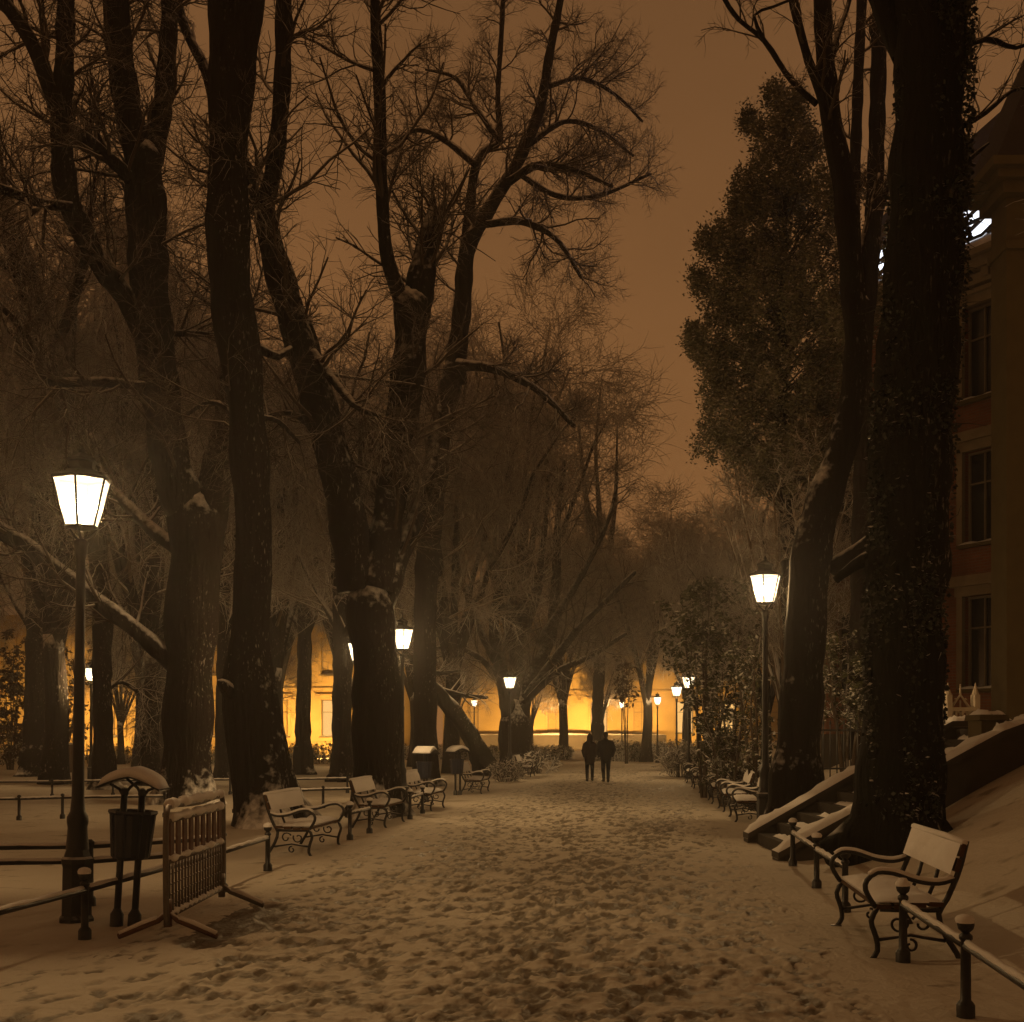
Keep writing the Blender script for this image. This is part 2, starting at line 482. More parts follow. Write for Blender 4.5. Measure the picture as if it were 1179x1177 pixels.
def make_path():
    g = np.random.default_rng(5)
    offs = np.arange(-4.85, 2.02, 0.022)
    Ds = [3.0]
    while Ds[-1] < 80:
        Ds.append(Ds[-1] + max(0.018, Ds[-1] * 0.0042))
    Ds = np.array(Ds)
    nx, ny = len(offs), len(Ds)
    O, DD = np.meshgrid(offs, Ds); X = O + PD * DD; Y = DD
    h = np.zeros_like(O); wear = np.zeros_like(O)
    # trampled band: more wear towards the middle of the walk
    lane = np.exp(-((O + 1.2) / 2.5) ** 4)
    low = np.zeros_like(O)
    for k in range(26):
        kx, ky = g.normal(size=2) * (1.2 + k * 0.22); low += np.sin(kx * X + ky * Y + g.uniform(0, 6.28)) / (1 + k * 0.12)
    low /= 4.5
    fine = np.zeros_like(O)
    for k in range(46):
        kx, ky = g.normal(size=2) * (7 + k * 0.9); fine += np.sin(kx * X + ky * Y + g.uniform(0, 6.28))
    fine /= 4.8
    wear += lane * (0.14 + 0.24 * low + 0.22 * fine)
    h += lane * 0.0060 * fine
    h += 0.005 * low
    NP = 12500
    n = 0
    while n < NP:
        # a walker's track: a chain of steps
        o = np.clip(g.normal(-1.1, 1.75), -4.1, 1.7); ang = g.normal(0, 0.12) + (math.pi if g.random() < 0.5 else 0)
        if g.random() < 0.07:
            ang += math.pi / 2 * g.choice([-1, 1]) * g.uniform(0.5, 1)
        D = 3.2 + 50 * g.random() ** 1.7; steps = g.integers(8, 40); side = 1
        for s in range(steps):
            D += 0.66 * math.cos(ang); o += 0.66 * math.sin(ang); ang += g.normal(0, 0.04); side = -side; n += 1
            if not (3.1 < D < 70 and -4.3 < o < 1.85):
                break
            co, cD = o + side * 0.11 * math.cos(ang), D - side * 0.11 * math.sin(ang)
            a = ang + side * 0.12 + g.normal(0, 0.16); lh = 0.145 * g.uniform(0.6, 1.3); wk = g.uniform(0.65, 1.15)
            i0, i1 = np.searchsorted(Ds, [cD - 0.24, cD + 0.24]); j0, j1 = np.searchsorted(offs, [co - 0.24, co + 0.24])
            if i1 <= i0 or j1 <= j0:
                continue
            u = O[i0:i1, j0:j1] - co; v = DD[i0:i1, j0:j1] - cD
            al = u * math.sin(a) + v * math.cos(a); ac = u * math.cos(a) - v * math.sin(a)
            wdt = 0.055 + 0.012 * np.sin(al * 16)
            e = np.sqrt((al / lh) ** 2 + (ac / (wdt * wk)) ** 2)
            depth = g.uniform(0.15, 1.0)
            e = e * (1 + 0.22 * np.sin(u * 61 + n) * np.sin(v * 47 + 1.7 * n) + 0.14 * np.sin(u * 130 - n) * np.sin(v * 113 + n)); inn = 1 - smooth(0.80, 1.08, e); rim = np.exp(-((e - 1.25) / 0.22) ** 2)
            h[i0:i1, j0:j1] = np.maximum(h[i0:i1, j0:j1] - 0.015 * depth * inn, -0.030) + 0.006 * depth * rim * (1 - inn)
            wear[i0:i1, j0:j1] += inn * g.uniform(0.1, 0.95) * (0.55 + 0.6 * depth)
    # snow-free wet patch beneath the barrier, with its shadow painted in as slush
    def patch(cx, cy, rx, ry, amt, rot=0.0):
        u = (X - cx) * math.cos(rot) + (Y - cy) * math.sin(rot); v = -(X - cx) * math.sin(rot) + (Y - cy) * math.cos(rot)
        e = np.sqrt((u / rx) ** 2 + (v / ry) ** 2) + 0.25 * low
        return amt * (1 - smooth(0.7, 1.1, e))
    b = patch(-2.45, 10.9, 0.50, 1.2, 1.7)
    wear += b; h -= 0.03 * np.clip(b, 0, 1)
    wear += patch(0.95, 7.9, 0.35, 0.16, 0.9) + patch(-3.0, 7.0, 0.5, 0.2, 0.7) + patch(-3.55, 8.55, 0.4, 0.16, 0.7)
    wear += patch(-0.3, 7.1, 0.12, 0.8, 0.5)
    # smoother, cleaner snow near both edges
    edge = smooth(-4.85, -3.95, O) * (1 - smooth(1.1, 2.0, O))
    wear *= edge; h *= edge
    Z = 0.012 + h + 0.008 * low * edge - 0.034 * (1 - edge)
    Z += ground_h(X, Y)
    V = np.stack([X, Y, Z], -1).reshape(-1, 3)
    i = np.arange(ny - 1)[:, None] * nx + np.arange(nx - 1)[None, :]
    q = np.stack([i, i + 1, i + nx + 1, i + nx], -1).reshape(-1, 4)
    ob = MB().add(V, q).build('path', 'path'); ob['kind'] = 'structure'
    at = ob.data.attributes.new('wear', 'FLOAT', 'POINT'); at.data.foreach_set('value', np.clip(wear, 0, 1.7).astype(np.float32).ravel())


make_ground()
make_path()

hz = MB().box((-5, 84, 27), (230, 216, 60)).build('haze', 'snow', smooth_=False)
hz['kind'] = 'stuff'; hz.data.materials.clear()
hm = bpy.data.materials.new('haze'); hm.use_nodes = True; hm.node_tree.nodes.clear()
_o = N(hm.node_tree, 'ShaderNodeOutputMaterial'); _v = N(hm.node_tree, 'ShaderNodeVolumePrincipled')
_v.inputs['Color'].default_value = (0.92, 0.90, 0.86, 1); _v.inputs['Density'].default_value = 0.0013; _v.inputs['Anisotropy'].default_value = 0.72
hm.node_tree.links.new(_v.outputs[0], _o.inputs['Volume']); hz.data.materials.append(hm)


# ---------------------------------------------------------------- snow pads
def snow_pad(mb, c, ux, uy, t, nx=14, ny=6, seed=0):
    """a rounded, uneven layer of settled snow on a surface spanned by ux, uy (full extents) at centre c"""
    g = np.random.default_rng(seed); c = np.asarray(c, float); ux = np.asarray(ux, float); uy = np.asarray(uy, float)
    up = np.cross(ux, uy); up /= np.linalg.norm(up); up = np.where(up[2] < 0, -up, up)
    u = np.linspace(-1, 1, nx); v = np.linspace(-1, 1, ny); U, Vv = np.meshgrid(u, v)
    hh = t * (1 - np.abs(U) ** 6) ** 0.5 * (1 - np.abs(Vv) ** 4) ** 0.5 * (0.8 + 0.28 * np.sin(U * 5 + g.uniform(0, 6)) + 0.18 * np.sin(U * 13 + Vv * 3 + g.uniform(0, 6)) + 0.16 * g.normal(size=U.shape))
    top = c + U[..., None] * ux / 2 + Vv[..., None] * uy / 2 + np.maximum(hh, 0)[..., None] * up
    bot = c + U[..., None] * ux / 2 * 0.98 + Vv[..., None] * uy / 2 * 0.98 - up * 0.003
    i = np.arange(ny - 1)[:, None] * nx + np.arange(nx - 1)[None, :]
    q = np.stack([i, i + 1, i + nx + 1, i + nx], -1).reshape(-1, 4)
    mb.add(top.reshape(-1, 3), q); mb.add(bot.reshape(-1, 3), q[:, ::-1])
    return mb


# ---------------------------------------------------------------- lamps
LAMP_W = 350.0


def make_lamp():
    t = empty('street_lamp', (0, 0, 0), 'x', 'lamp', 'lantern lamps along the park paths')
    b = MB()
    b.lathe([(0.155, -0.1), (0.155, 0.05), (0.135, 0.08), (0.13, 0.50), (0.142, 0.54), (0.142, 0.58), (0.12, 0.60), (0.10, 0.66)], n=8)
    b.build('base', 'iron_snow', t, False)
    p = MB()
    p.lathe([(0.10, 0.66), (0.088, 0.80), (0.085, 0.86), (0.093, 0.90), (0.093, 0.95), (0.066, 1.0), (0.055, 1.12), (0.046, 2.2), (0.052, 2.24), (0.052, 2.28), (0.044, 2.32), (0.040, 3.24), (0.055, 3.30), (0.058, 3.36), (0.07, 3.39), (0.04, 3.42)], n=14)
    p.build('pole', 'iron', t)
    z0, z1, r0, r1 = 3.53, 3.95, 0.145, 0.258
    rot = 0.12 - math.pi / 2
    fr = MB(); gl = MB()
    th = np.arange(6) * math.pi / 3 + rot
    lo = np.array([[r0 * math.cos(k), r0 * math.sin(k), z0] for k in th]); hi = np.array([[r1 * math.cos(k), r1 * math.sin(k), z1] for k in th])
    for k in range(6):
        fr.tube([lo[k], hi[k]], 0.011, 5); fr.tube([hi[k], hi[(k + 1) % 6]], 0.013, 5); fr.tube([lo[k], lo[(k + 1) % 6]], 0.012, 5)
        if k % 2 == 0:
            fr.tube([(0, 0, 3.40), lo[k] * [0.55, 0.55, 1] - [0, 0, 0.08], lo[k]], 0.012, 5)
    fr.lathe([(0.012, z0 - 0.04), (0.05, z0 - 0.03), (0.13, z0 - 0.012), (0.145, z0 - 0.004)], n=12)
    fr.build('lantern_frame', 'iron', t)
    s = 0.985
    gv = np.concatenate([lo * [s, s, 1], hi * [s, s, 1]])
    gl.add(gv, [[k, (k + 1) % 6, 6 + (k + 1) % 6, 6 + k] for k in range(6)])
    gl.build('glass', 'lampglass', t, False)
    bb_ = MB(); bb_.ball((0, 0, 3.72), 0.055, 10, 6, 1.7); bb_.build('bulb', 'bulb', t)
    rf = MB()
    rf.lathe([(0.268, z1 + 0.004), (0.274, z1 + 0.016), (0.20, z1 + 0.045), (0.135, z1 + 0.075), (0.115, z1 + 0.09), (0.12, z1 + 0.15), (0.145, z1 + 0.16), (0.13, z1 + 0.185), (0.07, z1 + 0.215), (0.025, z1 + 0.24), (0.03, z1 + 0.265), (0.001, z1 + 0.31)], n=6, rot=rot)
    rf.build('roof', 'iron', t, False)
    l = bpy.data.lights.new('lamp_light', 'POINT'); l.energy = LAMP_W; l.color = (1.0, 0.63, 0.27); l.shadow_soft_size = 0.07
    lo_ = bpy.data.objects.new('lamp_light', l); COL.objects.link(lo_); lo_.location = (0, 0, 3.72); lo_.parent = t
    return t


lamp_spots = [
    (px2x(88, 11.0), 11.0, 0.0, 'nearest lantern lamp on the left, beside the litter bin with a snowy roof'),
    (px2x(463, 26.5), 26.5, 0.0, 'lit lantern lamp just right of the thick V-shaped tree, second along the left edge'),
    (px2x(587, 48.7), 48.7, 0.0, 'small lit lantern lamp in front of the many-stemmed tree, third along the left edge'),
    (px2x(881, 21.8), 21.8, 0.05, 'lit lantern lamp on the right between snowy shrubs and the leaning trunk'),
    (px2x(793, 48.0), 48.0, 0.0, 'rightmost and brightest of the three far lamps above the right-hand bushes'),
    (px2x(779, 58.0), 58.0, 0.0, 'middle one of the three far lamps above the right-hand bushes'),
    (px2x(757, 74.0), 74.0, 0.0, 'leftmost and farthest of the three lamps beyond the right-hand bushes'),
    (px2x(105, 42.0), 42.0, 0.35, 'far lantern lamp half hidden by a dark trunk on the far left'),
    (px2x(646, 100.0), 100.0, 0.2, 'tiny far lantern lamp just left of the walking couple, before the palace front'),
    (px2x(716, 97.0), 97.0, 0.2, 'tiny far lantern lamp just right of the walking couple, before the palace front'),
    (px2x(546, 92.0), 92.0, 0.2, 'tiny far lantern lamp between the slanting trunk and the many-stemmed tree'),
    (px2x(216, 60.0), 60.0, 0.0, 'unseen lantern lamp added behind the forked thick trunk for glow'),  # not visible; added to strengthen the glow beyond the left lawn
    (px2x(303, 63.0), 63.0, 0.0, 'unseen lantern lamp added behind the massive leaning trunk for glow'),  # also out of sight, added only for its glow
    (px2x(413, 29.0), 29.0, 0.0, 'dark-capped lantern lamp mostly hidden behind the V-shaped tree'),
]
lamp0 = make_lamp(); lamp0.rotation_euler = (0, 0.012, 0)
lamp_positions = []
for i, (x, y, dz, lab) in enumerate(lamp_spots):
    o = lamp0 if i == 0 else copy_tree(lamp0)
    z = float(ground_h(x, y)) if i != len(lamp_spots) - 1 else float(ground_h(x, y)) - 0.12
    o.location = (x, y, z - 0.02); o['label'] = lab
    if i:
        o.rotation_euler = (0, 0, rng.uniform(0, 1))
    if i == 3:
        o.scale = (1.12, 1.12, 1.14)


# ---------------------------------------------------------------- benches
def make_bench():
    """local x = length, front at +y"""
    t = empty('park_bench', (0, 0, 0), 'x', 'bench', 'park benches along the path')
    Lh = 0.85
    s = MB()
    for k in range(4):
        s.box((0, -0.18 + k * 0.125, 0.42 + 0.012 * math.cos(k * 1.2)), (2 * Lh, 0.105, 0.035))
    s.build('seat', 'wood', t, False)
    b = MB()
    for k, (yy, zz) in enumerate(((-0.335, 0.72), (-0.365, 0.83))):
        b.box((0, yy, zz), (2 * Lh, 0.03, 0.10), rx=0.26)
    b.build('backrest', 'wood', t, False)
    sn = MB(); snow_pad(sn, (0, 0.01, 0.442), (2 * Lh, 0, 0), (0, 0.48, 0), 0.055, 22, 7, 3); sn.build('seat_snow', 'snow', t)
    sn = MB(); snow_pad(sn, (0, -0.318, 0.765), (2 * Lh - 0.04, 0, 0), (0, -0.075, 0.225), 0.035, 22, 6, 4)
    sn.tube([(-Lh, -0.378, 0.888), (-0.3, -0.376, 0.897), (0.3, -0.378, 0.89), (Lh, -0.378, 0.888)], 0.026, 7); sn.build('backrest_snow', 'snow', t)
    for sx in (-1, 1):
        x = sx * (Lh - 0.03)
        f = MB()
        f.tube(catmull([(x, -0.40, 0.90), (x, -0.345, 0.68), (x, -0.26, 0.47), (x, -0.20, 0.36), (x, -0.24, 0.22), (x, -0.33, 0.07), (x, -0.36, 0.0)], 0.05), 0.022, 7)
        f.tube([(x, -0.22, 0.39), (x, 0.0, 0.385), (x, 0.22, 0.39)], 0.022, 7)
        f.tube([(x, -0.25, 0.16), (x, 0.0, 0.20), (x, 0.24, 0.16)], 0.014, 6)
        for cy, cz, r, a0 in ((-0.08, 0.285, 0.075, 0.4), (0.09, 0.285, 0.075, 2.7), (0.0, 0.12, 0.05, 1.5)):
            aa = np.linspace(0, 6.0, 18); rr = r * (1 - aa / 9)
            f.tube(np.stack([np.full(18, x), cy + rr * np.cos(aa + a0), cz + rr * np.sin(aa + a0)], 1), 0.011, 6)
        f.build('end_frame', 'iron_snow', t)
        l = MB()
        l.tube(catmull([(x, 0.24, 0.40), (x, 0.285, 0.30), (x, 0.25, 0.18), (x, 0.24, 0.08), (x, 0.29, 0.0)], 0.04), 0.021, 7)
        l.box((x, 0.29, 0.01), (0.05, 0.09, 0.025))
        l.build('leg', 'iron_snow', t)
        a = MB()
        a.tube(catmull([(x, -0.325, 0.62), (x, -0.20, 0.585), (x, -0.05, 0.60), (x, 0.12, 0.655), (x, 0.24, 0.66), (x, 0.315, 0.60), (x, 0.325, 0.53), (x, 0.285, 0.45), (x, 0.25, 0.40)], 0.035), 0.020, 8)
        a.build('armrest', 'iron_snow', t)
        q = MB()
        q.tube(catmull([(x, -0.30, 0.632), (x, -0.20, 0.607), (x, -0.05, 0.622), (x, 0.12, 0.677), (x, 0.24, 0.682), (x, 0.30, 0.645)], 0.035), 0.019, 7)
        q.build('armrest_snow', 'snow', t)
    for x in (-0.28, 0.28):
        st = MB(); st.tube([(x, -0.24, 0.40), (x, -0.30, 0.55), (x, -0.385, 0.88)], 0.016, 6); st.build('strut', 'iron_snow', t)
    return t


bench0 = make_bench()
ROT_R = math.pi / 2 - math.atan(PD)      # faces the path from the right bank (front towards -x)
ROT_L = -math.pi / 2 - math.atan(PD)     # faces the path from the left
bench_spots = [
    (1.98, 9.95, ROT_R, 'snow-covered bench on the right, in front of the big ivy-dark trunk'),
    (2.05, 24.5, ROT_R, 'snow-heaped bench at the foot of the right-hand lamp, nearest of the right row'),
    (2.0, 27.4, ROT_R, 'second snow-heaped bench of the right row, below the dark leafy shrub'),
    (1.95, 30.8, ROT_R, 'third snow-heaped bench of the right row'),
    (1.9, 34.9, ROT_R, 'fourth snow-heaped bench of the right row'),
    (1.85, 39.2, ROT_R, 'fifth snow-heaped bench of the right row, before the rounded shrubs'),
    (1.8, 44.0, ROT_R, 'farthest snow-heaped bench of the right row, among the rounded shrubs'),
    (-4.85, 17.9, ROT_L, 'snow-covered bench at the foot of the leaning left trunk, nearest bench on the left'),
    (-4.85, 22.9, ROT_L, 'snowy bench in front of the thick V-shaped tree on the left'),
    (-4.85, 27.7, ROT_L, 'snowy bench just beyond the second left lamp post'),
    (-4.85, 36.0, ROT_L, 'far snowy bench beyond the barrel-shaped bin on the left'),
    (-4.7, 50.0, ROT_L, 'farthest snowy bench at the foot of the many-stemmed tree'),
]
for i, (off, D, rz, lab) in enumerate(bench_spots):
    o = bench0 if i == 0 else copy_tree(bench0)
    x = pathx(off, D); o.location = (x, D, float(ground_h(x, D)) + (0.0 if i == 0 else -0.03)); o.rotation_euler = (0, 0, rz); o['label'] = lab

# ---------------------------------------------------------------- low railings
def railing(pts, label, height=0.44, group='low pipe railings', bars=(0.42,), ball=True, r=0.026, snow=True, ends=True):
    """posts at pts (x, y) with one or more pipes between"""
    p0 = pts[0]; z0 = float(ground_h(*p0)); t = empty('low_railing', (p0[0], p0[1], z0), label, 'railing', group)
    loc = [np.array([x - p0[0], y - p0[1], float(ground_h(x, y)) - z0]) for x, y in pts]
    for l in loc:
        m = MB(); top = height + 0.03
        m.lathe([(0.055, -0.12), (0.055, 0.07), (0.046, 0.085), (0.032, 0.10), (0.030, top - 0.02), (0.040, top - 0.01), (0.040, top + 0.01), (0.018, top + 0.03)], tuple(l), 10)
        p = m.build('post', 'iron', t)
        if ball:
            q = MB(); q.ball(l + [0, 0, top + 0.075], 0.052); b = q.build('ball', 'iron', p)
            j = np.random.default_rng(int(abs(l[1] * 977 + p0[1] * 131)) + 3).uniform(-1, 1, 5); s = MB(); s.lathe([(0.053, top + 0.085), (0.058 + 0.004 * j[0], top + 0.105), (0.046 + 0.007 * j[1], top + 0.128 + 0.006 * j[2]), (0.024 + 0.006 * j[3], top + 0.142 + 0.010 * j[4]), (0.001, top + 0.146 + 0.010 * j[4])], (l[0] + 0.006 * j[2], l[1] + 0.006 * j[3], l[2]), 10); s.build('snow', 'snow', p)
    for h in bars:
        a = MB(); s = MB()
        for k in range(len(loc) - 1):
            A, B = loc[k] + [0, 0, h], loc[k + 1] + [0, 0, h]
            a.tube([A, B], r, 8)
            g = np.linspace(0.02, 0.98, 16)[:, None]; w = A + (B - A) * g
            w[:, 2] += r * 0.75 + 0.004 * np.sin(np.arange(16) * 1.7); s.tube(w, r * 0.86 * (1 + 0.12 * np.sin(np.arange(16) * 2.3)), 7)
        a.build('rail', 'iron', t)
        if snow:
            s.build('rail_snow', 'snow', t)
    return t


def pr(off, *Ds):
    return [(pathx(off, D), D) for D in Ds]


railing(pr(-4.55, 5.2, 7.6, 10.08, 13.3, 15.0), 'low pipe railing with ball-topped posts passing in front of the near left lamp post', height=0.42, bars=(0.40,))
railing(pr(-4.62, 19.5, 20.9), 'short ball-topped railing between the two nearest left benches')
railing(pr(-4.65, 24.7, 26.1), 'short ball-topped railing beside the V-shaped tree, below the second left lamp')
railing(pr(1.90, 5.0, 7.27, 9.02), 'low snow-topped pipe railing in the right corner, ending at the bench')
railing(pr(1.90, 11.6, 13.5, 15.65), 'low ball-topped railing between the right bench and the snowy steps')
railing([(-8.4, 11.2), (px2x(104, 11.9), 11.9), (px2x(262, 13.3), 13.1)], 'two-bar railing running behind the near lamp post and litter bin', height=0.58, bars=(0.575, 0.43), ball=False)
railing([(-13.5, 24.0), (px2x(22, 24.3), 24.3), (px2x(72, 24.6), 24.6), (px2x(190, 25), 25.0)], 'low railing across the lit snow lawn, at the left edge behind the near lamp', group='railings across the left lawn', ball=False)
railing([(px2x(270, 26.5), 26.5), (px2x(320, 27.2), 27.2), (px2x(372, 27.8), 27.8), (px2x(415, 28.4), 28.4)], 'low railing beyond the leaning trunk, ending behind the V-shaped tree', group='railings across the left lawn', ball=False)
railing([(-17.0, 33.0), (px2x(60, 33.4), 33.4), (px2x(130, 33.8), 33.8), (px2x(200, 34.2), 34.2), (px2x(265, 34.6), 34.6), (px2x(330, 35), 35.0), (px2x(400, 35.4), 35.4)], 'long farther railing in front of the glowing yellow wall', group='railings across the left lawn', ball=False)


# ---------------------------------------------------------------- litter bins
def make_bin():
    t = empty('litter_bin', (0, 0, 0), 'x', 'litter bin', 'litter bins along the path')
    for sx in (-1, 1):
        m = MB(); m.tube([(sx * 0.075, -0.0, -0.1), (sx * 0.075, 0, 1.16)], 0.030, 8); m.lathe([(0.058, -0.1), (0.058, 0.12), (0.04, 0.15), (0.03, 0.17)], (sx * 0.075, 0, 0), 10)
        m.build('post', 'iron', t)
        c = MB(); c.lathe([(0.036, 1.155), (0.036, 1.19), (0.02, 1.215), (0.001, 1.22)], (sx * 0.075, 0, 0), 8); c.build('cap', 'iron_snow', t)
    m = MB(); rr = [(0.145, 0.60), (0.165, 0.62), (0.195, 0.98), (0.21, 1.0), (0.205, 1.02), (0.185, 1.01), (0.16, 0.70), (0.001, 0.68)]
    m.lathe(rr, (0, 0.04, 0), 8, rot=0.2); m.lathe([(0.001, 0.602), (0.145, 0.60)], (0, 0.04, 0), 8, rot=0.2)
    for k in range(8):
        a = 0.2 + (k + 0.5) * math.pi / 4
        m.tube([(0.148 * math.cos(a), 0.04 + 0.148 * math.sin(a), 0.62), (0.19 * math.cos(a), 0.04 + 0.19 * math.sin(a), 0.99)], 0.012, 5)
    m.build('bin_body', 'navy', t, False)
    # canopy: a bent sheet on four struts, thick with snow
    u = np.linspace(-1, 1, 17); prof = np.stack([u * 0.265, 1.31 - 0.10 * np.abs(u) ** 1.4], 1)
    cm = MB(); sn = MB()
    for th, mb, lift, thick, w in ((0, cm, 0.0, 0.012, 0.27), (1, sn, 0.013, 0.075, 0.255)):
        V = []
        for (x, z), uu in zip(prof, u):
            tk = thick if th == 0 else thick * (1 - abs(uu) ** 5) ** 0.5 + 0.004
            x2 = x if th == 0 else x * 0.97
            V += [(x2, -w, z + lift), (x2, -w * (1 if th == 0 else 0.85), z + lift + tk), (x2, w * (1 if th == 0 else 0.85), z + lift + tk), (x2, w, z + lift)]
        q = []
        for k in range(16):
            for j in range(4):
                q.append([k * 4 + j, k * 4 + (j + 1) % 4, k * 4 + 4 + (j + 1) % 4, k * 4 + 4 + j])
        q += [[0, 1, 2, 3], [64, 67, 66, 65]]
        mb.add(V, q)
    for sx in (-1, 1):
        cm.tube([(sx * 0.075, 0, 1.15), (sx * 0.03, 0, 1.22), (-sx * 0.09, 0, 1.315)], 0.013, 6)
        cm.tube([(sx * 0.075, 0, 1.12), (sx * 0.12, 0, 1.20), (sx * 0.20, 0, 1.24)], 0.013, 6)
    cm.build('canopy', 'iron', t); sn.build('snow', 'snow', t)
    return t


bin0 = make_bin()
bins = [(px2x(144, 10.7), 10.7, 0.10, 'dark litter bin on two posts under a snow-capped roof, left of the barrier'),
        (px2x(490, 30.5), 30.5, 1.2, 'snow-capped litter bin behind the third left bench'),
        (px2x(527, 34.3), 34.3, 0.6, 'dark barrel-like litter bin near the slanting small trunk')]
for i, (x, y, rz, lab) in enumerate(bins):
    o = bin0 if i == 0 else copy_tree(bin0); o.location = (x, y, float(ground_h(x, y)) - 0.02); o.rotation_euler = (0, 0, rz); o['label'] = lab
bin0.rotation_euler = (0, 0.06, 0.10)


# ---------------------------------------------------------------- crowd barrier
def make_barrier():
    """local x along the barrier (2 m), feet across y"""
    p0 = np.array([px2x(191, 9.9), 9.9]); p1 = np.array([px2x(257, 11.85), 11.85])
    L = np.linalg.norm(p1 - p0); rz = math.atan2(*(p1 - p0)[::-1])
    t = empty('crowd_barrier', (p0[0], p0[1], 0.03), 'weathered metal crowd barrier with snowy bars standing on the path edge', 'barrier', rz=rz)
    zt, zb = 1.05, 0.16
    f = MB()
    f.tube(catmull([(0.02, 0, 0.10), (0.0, 0, 0.4), (0.0, 0, zt - 0.16), (0.04, 0, zt - 0.04), (0.16, 0, zt), (L / 2, 0, zt - 0.02), (L - 0.16, 0, zt), (L - 0.04, 0, zt - 0.04), (L, 0, zt - 0.16), (L, 0, 0.4), (L - 0.02, 0, 0.10)], 0.06), 0.024, 9)
    f.build('frame', 'galv', t)
    for z, nm in ((0.93, 'rail'), (0.60, 'rail'), (zb, 'rail')):
        m = MB(); m.tube([(0, 0, z), (L, 0, z)], 0.022, 8); m.build(nm, 'galv', t)
    m = MB()
    for k in range(9):
        x = 0.16 + (L - 0.32) * k / 8
        m.box((x, 0, 0.765), (0.105, 0.018, 0.31))
    m.build('upper_slats', 'slat', t, False)
    m = MB()
    for k in range(19):
        x = 0.10 + (L - 0.2) * k / 18
        m.tube([(x, 0, zb), (x, 0, 0.60)], 0.011, 6)
    for k in range(4):
        z = 0.24 + 0.085 * k
        m.tube([(0.06, 0.006, z), (L - 0.06, 0.006, z)], 0.008, 6)
    m.build('lower_lattice', 'galv', t)
    s = MB()
    g = np.random.default_rng(3)
    for z, r, amp in ((zt + 0.018, 0.038, 0.25), (0.955, 0.036, 0.25), (0.62, 0.025, 0.35), (zb + 0.018, 0.022, 0.4)):
        x = np.linspace(0.1, L - 0.1, 40)
        s.tube(np.stack([x, 0.003 * np.sin(x * 20), z + 0 * x], 1), np.clip(r * (1 + amp * np.sin(np.arange(40) * (1.9 if r < 0.025 else 0.7)) + 0.1 * g.normal(size=40)), 0.008, 1), 8)
    s.build('snow', 'snow', t)
    for x in (0.06, L - 0.06):
        ft = MB()
        for sy in (-1, 1):
            ft.tube([(x, 0, 0.20), (x, sy * 0.08, 0.13), (x, sy * 0.40, 0.0)], 0.024, 8)
        ft.tube([(x, 0, 0.08), (x, 0, 0.30)], 0.034, 8)
        fo = ft.build('foot', 'slat' if x < 1 else 'galv', t)
        sn = MB()
        for sy in (-1, 1):
            sn = MB(); sn.tube([(x, sy * 0.09, 0.150), (x, sy * 0.2, 0.113), (x, sy * 0.39, 0.025)], 0.022, 7); sn.build('snow', 'snow', fo)


make_barrier()


# ---------------------------------------------------------------- people
def capsule(mb, a, b, ra, rb, n=12, flat=1.0):
    a = np.array(a, float); b = np.array(b, float)
    k = np.linspace(0, 1, 7); pts = a + (b - a) * k[:, None]; r = ra + (rb - ra) * k
    mb.tube(pts, r, n); mb.ball(a, ra); mb.ball(b, rb)


def fused(mb, name, mat, parent, voxel=0.018, it=6):
    o = mb.build(name, mat, parent)
    md = o.modifiers.new('r', 'REMESH'); md.mode = 'VOXEL'; md.voxel_size = voxel; md.use_smooth_shade = True
    sm = o.modifiers.new('s', 'SMOOTH'); sm.iterations = it; sm.factor = 0.5
    dg = bpy.context.evaluated_depsgraph_get(); me = bpy.data.meshes.new_from_object(o.evaluated_get(dg))
    o.modifiers.clear(); o.data = me
    return o


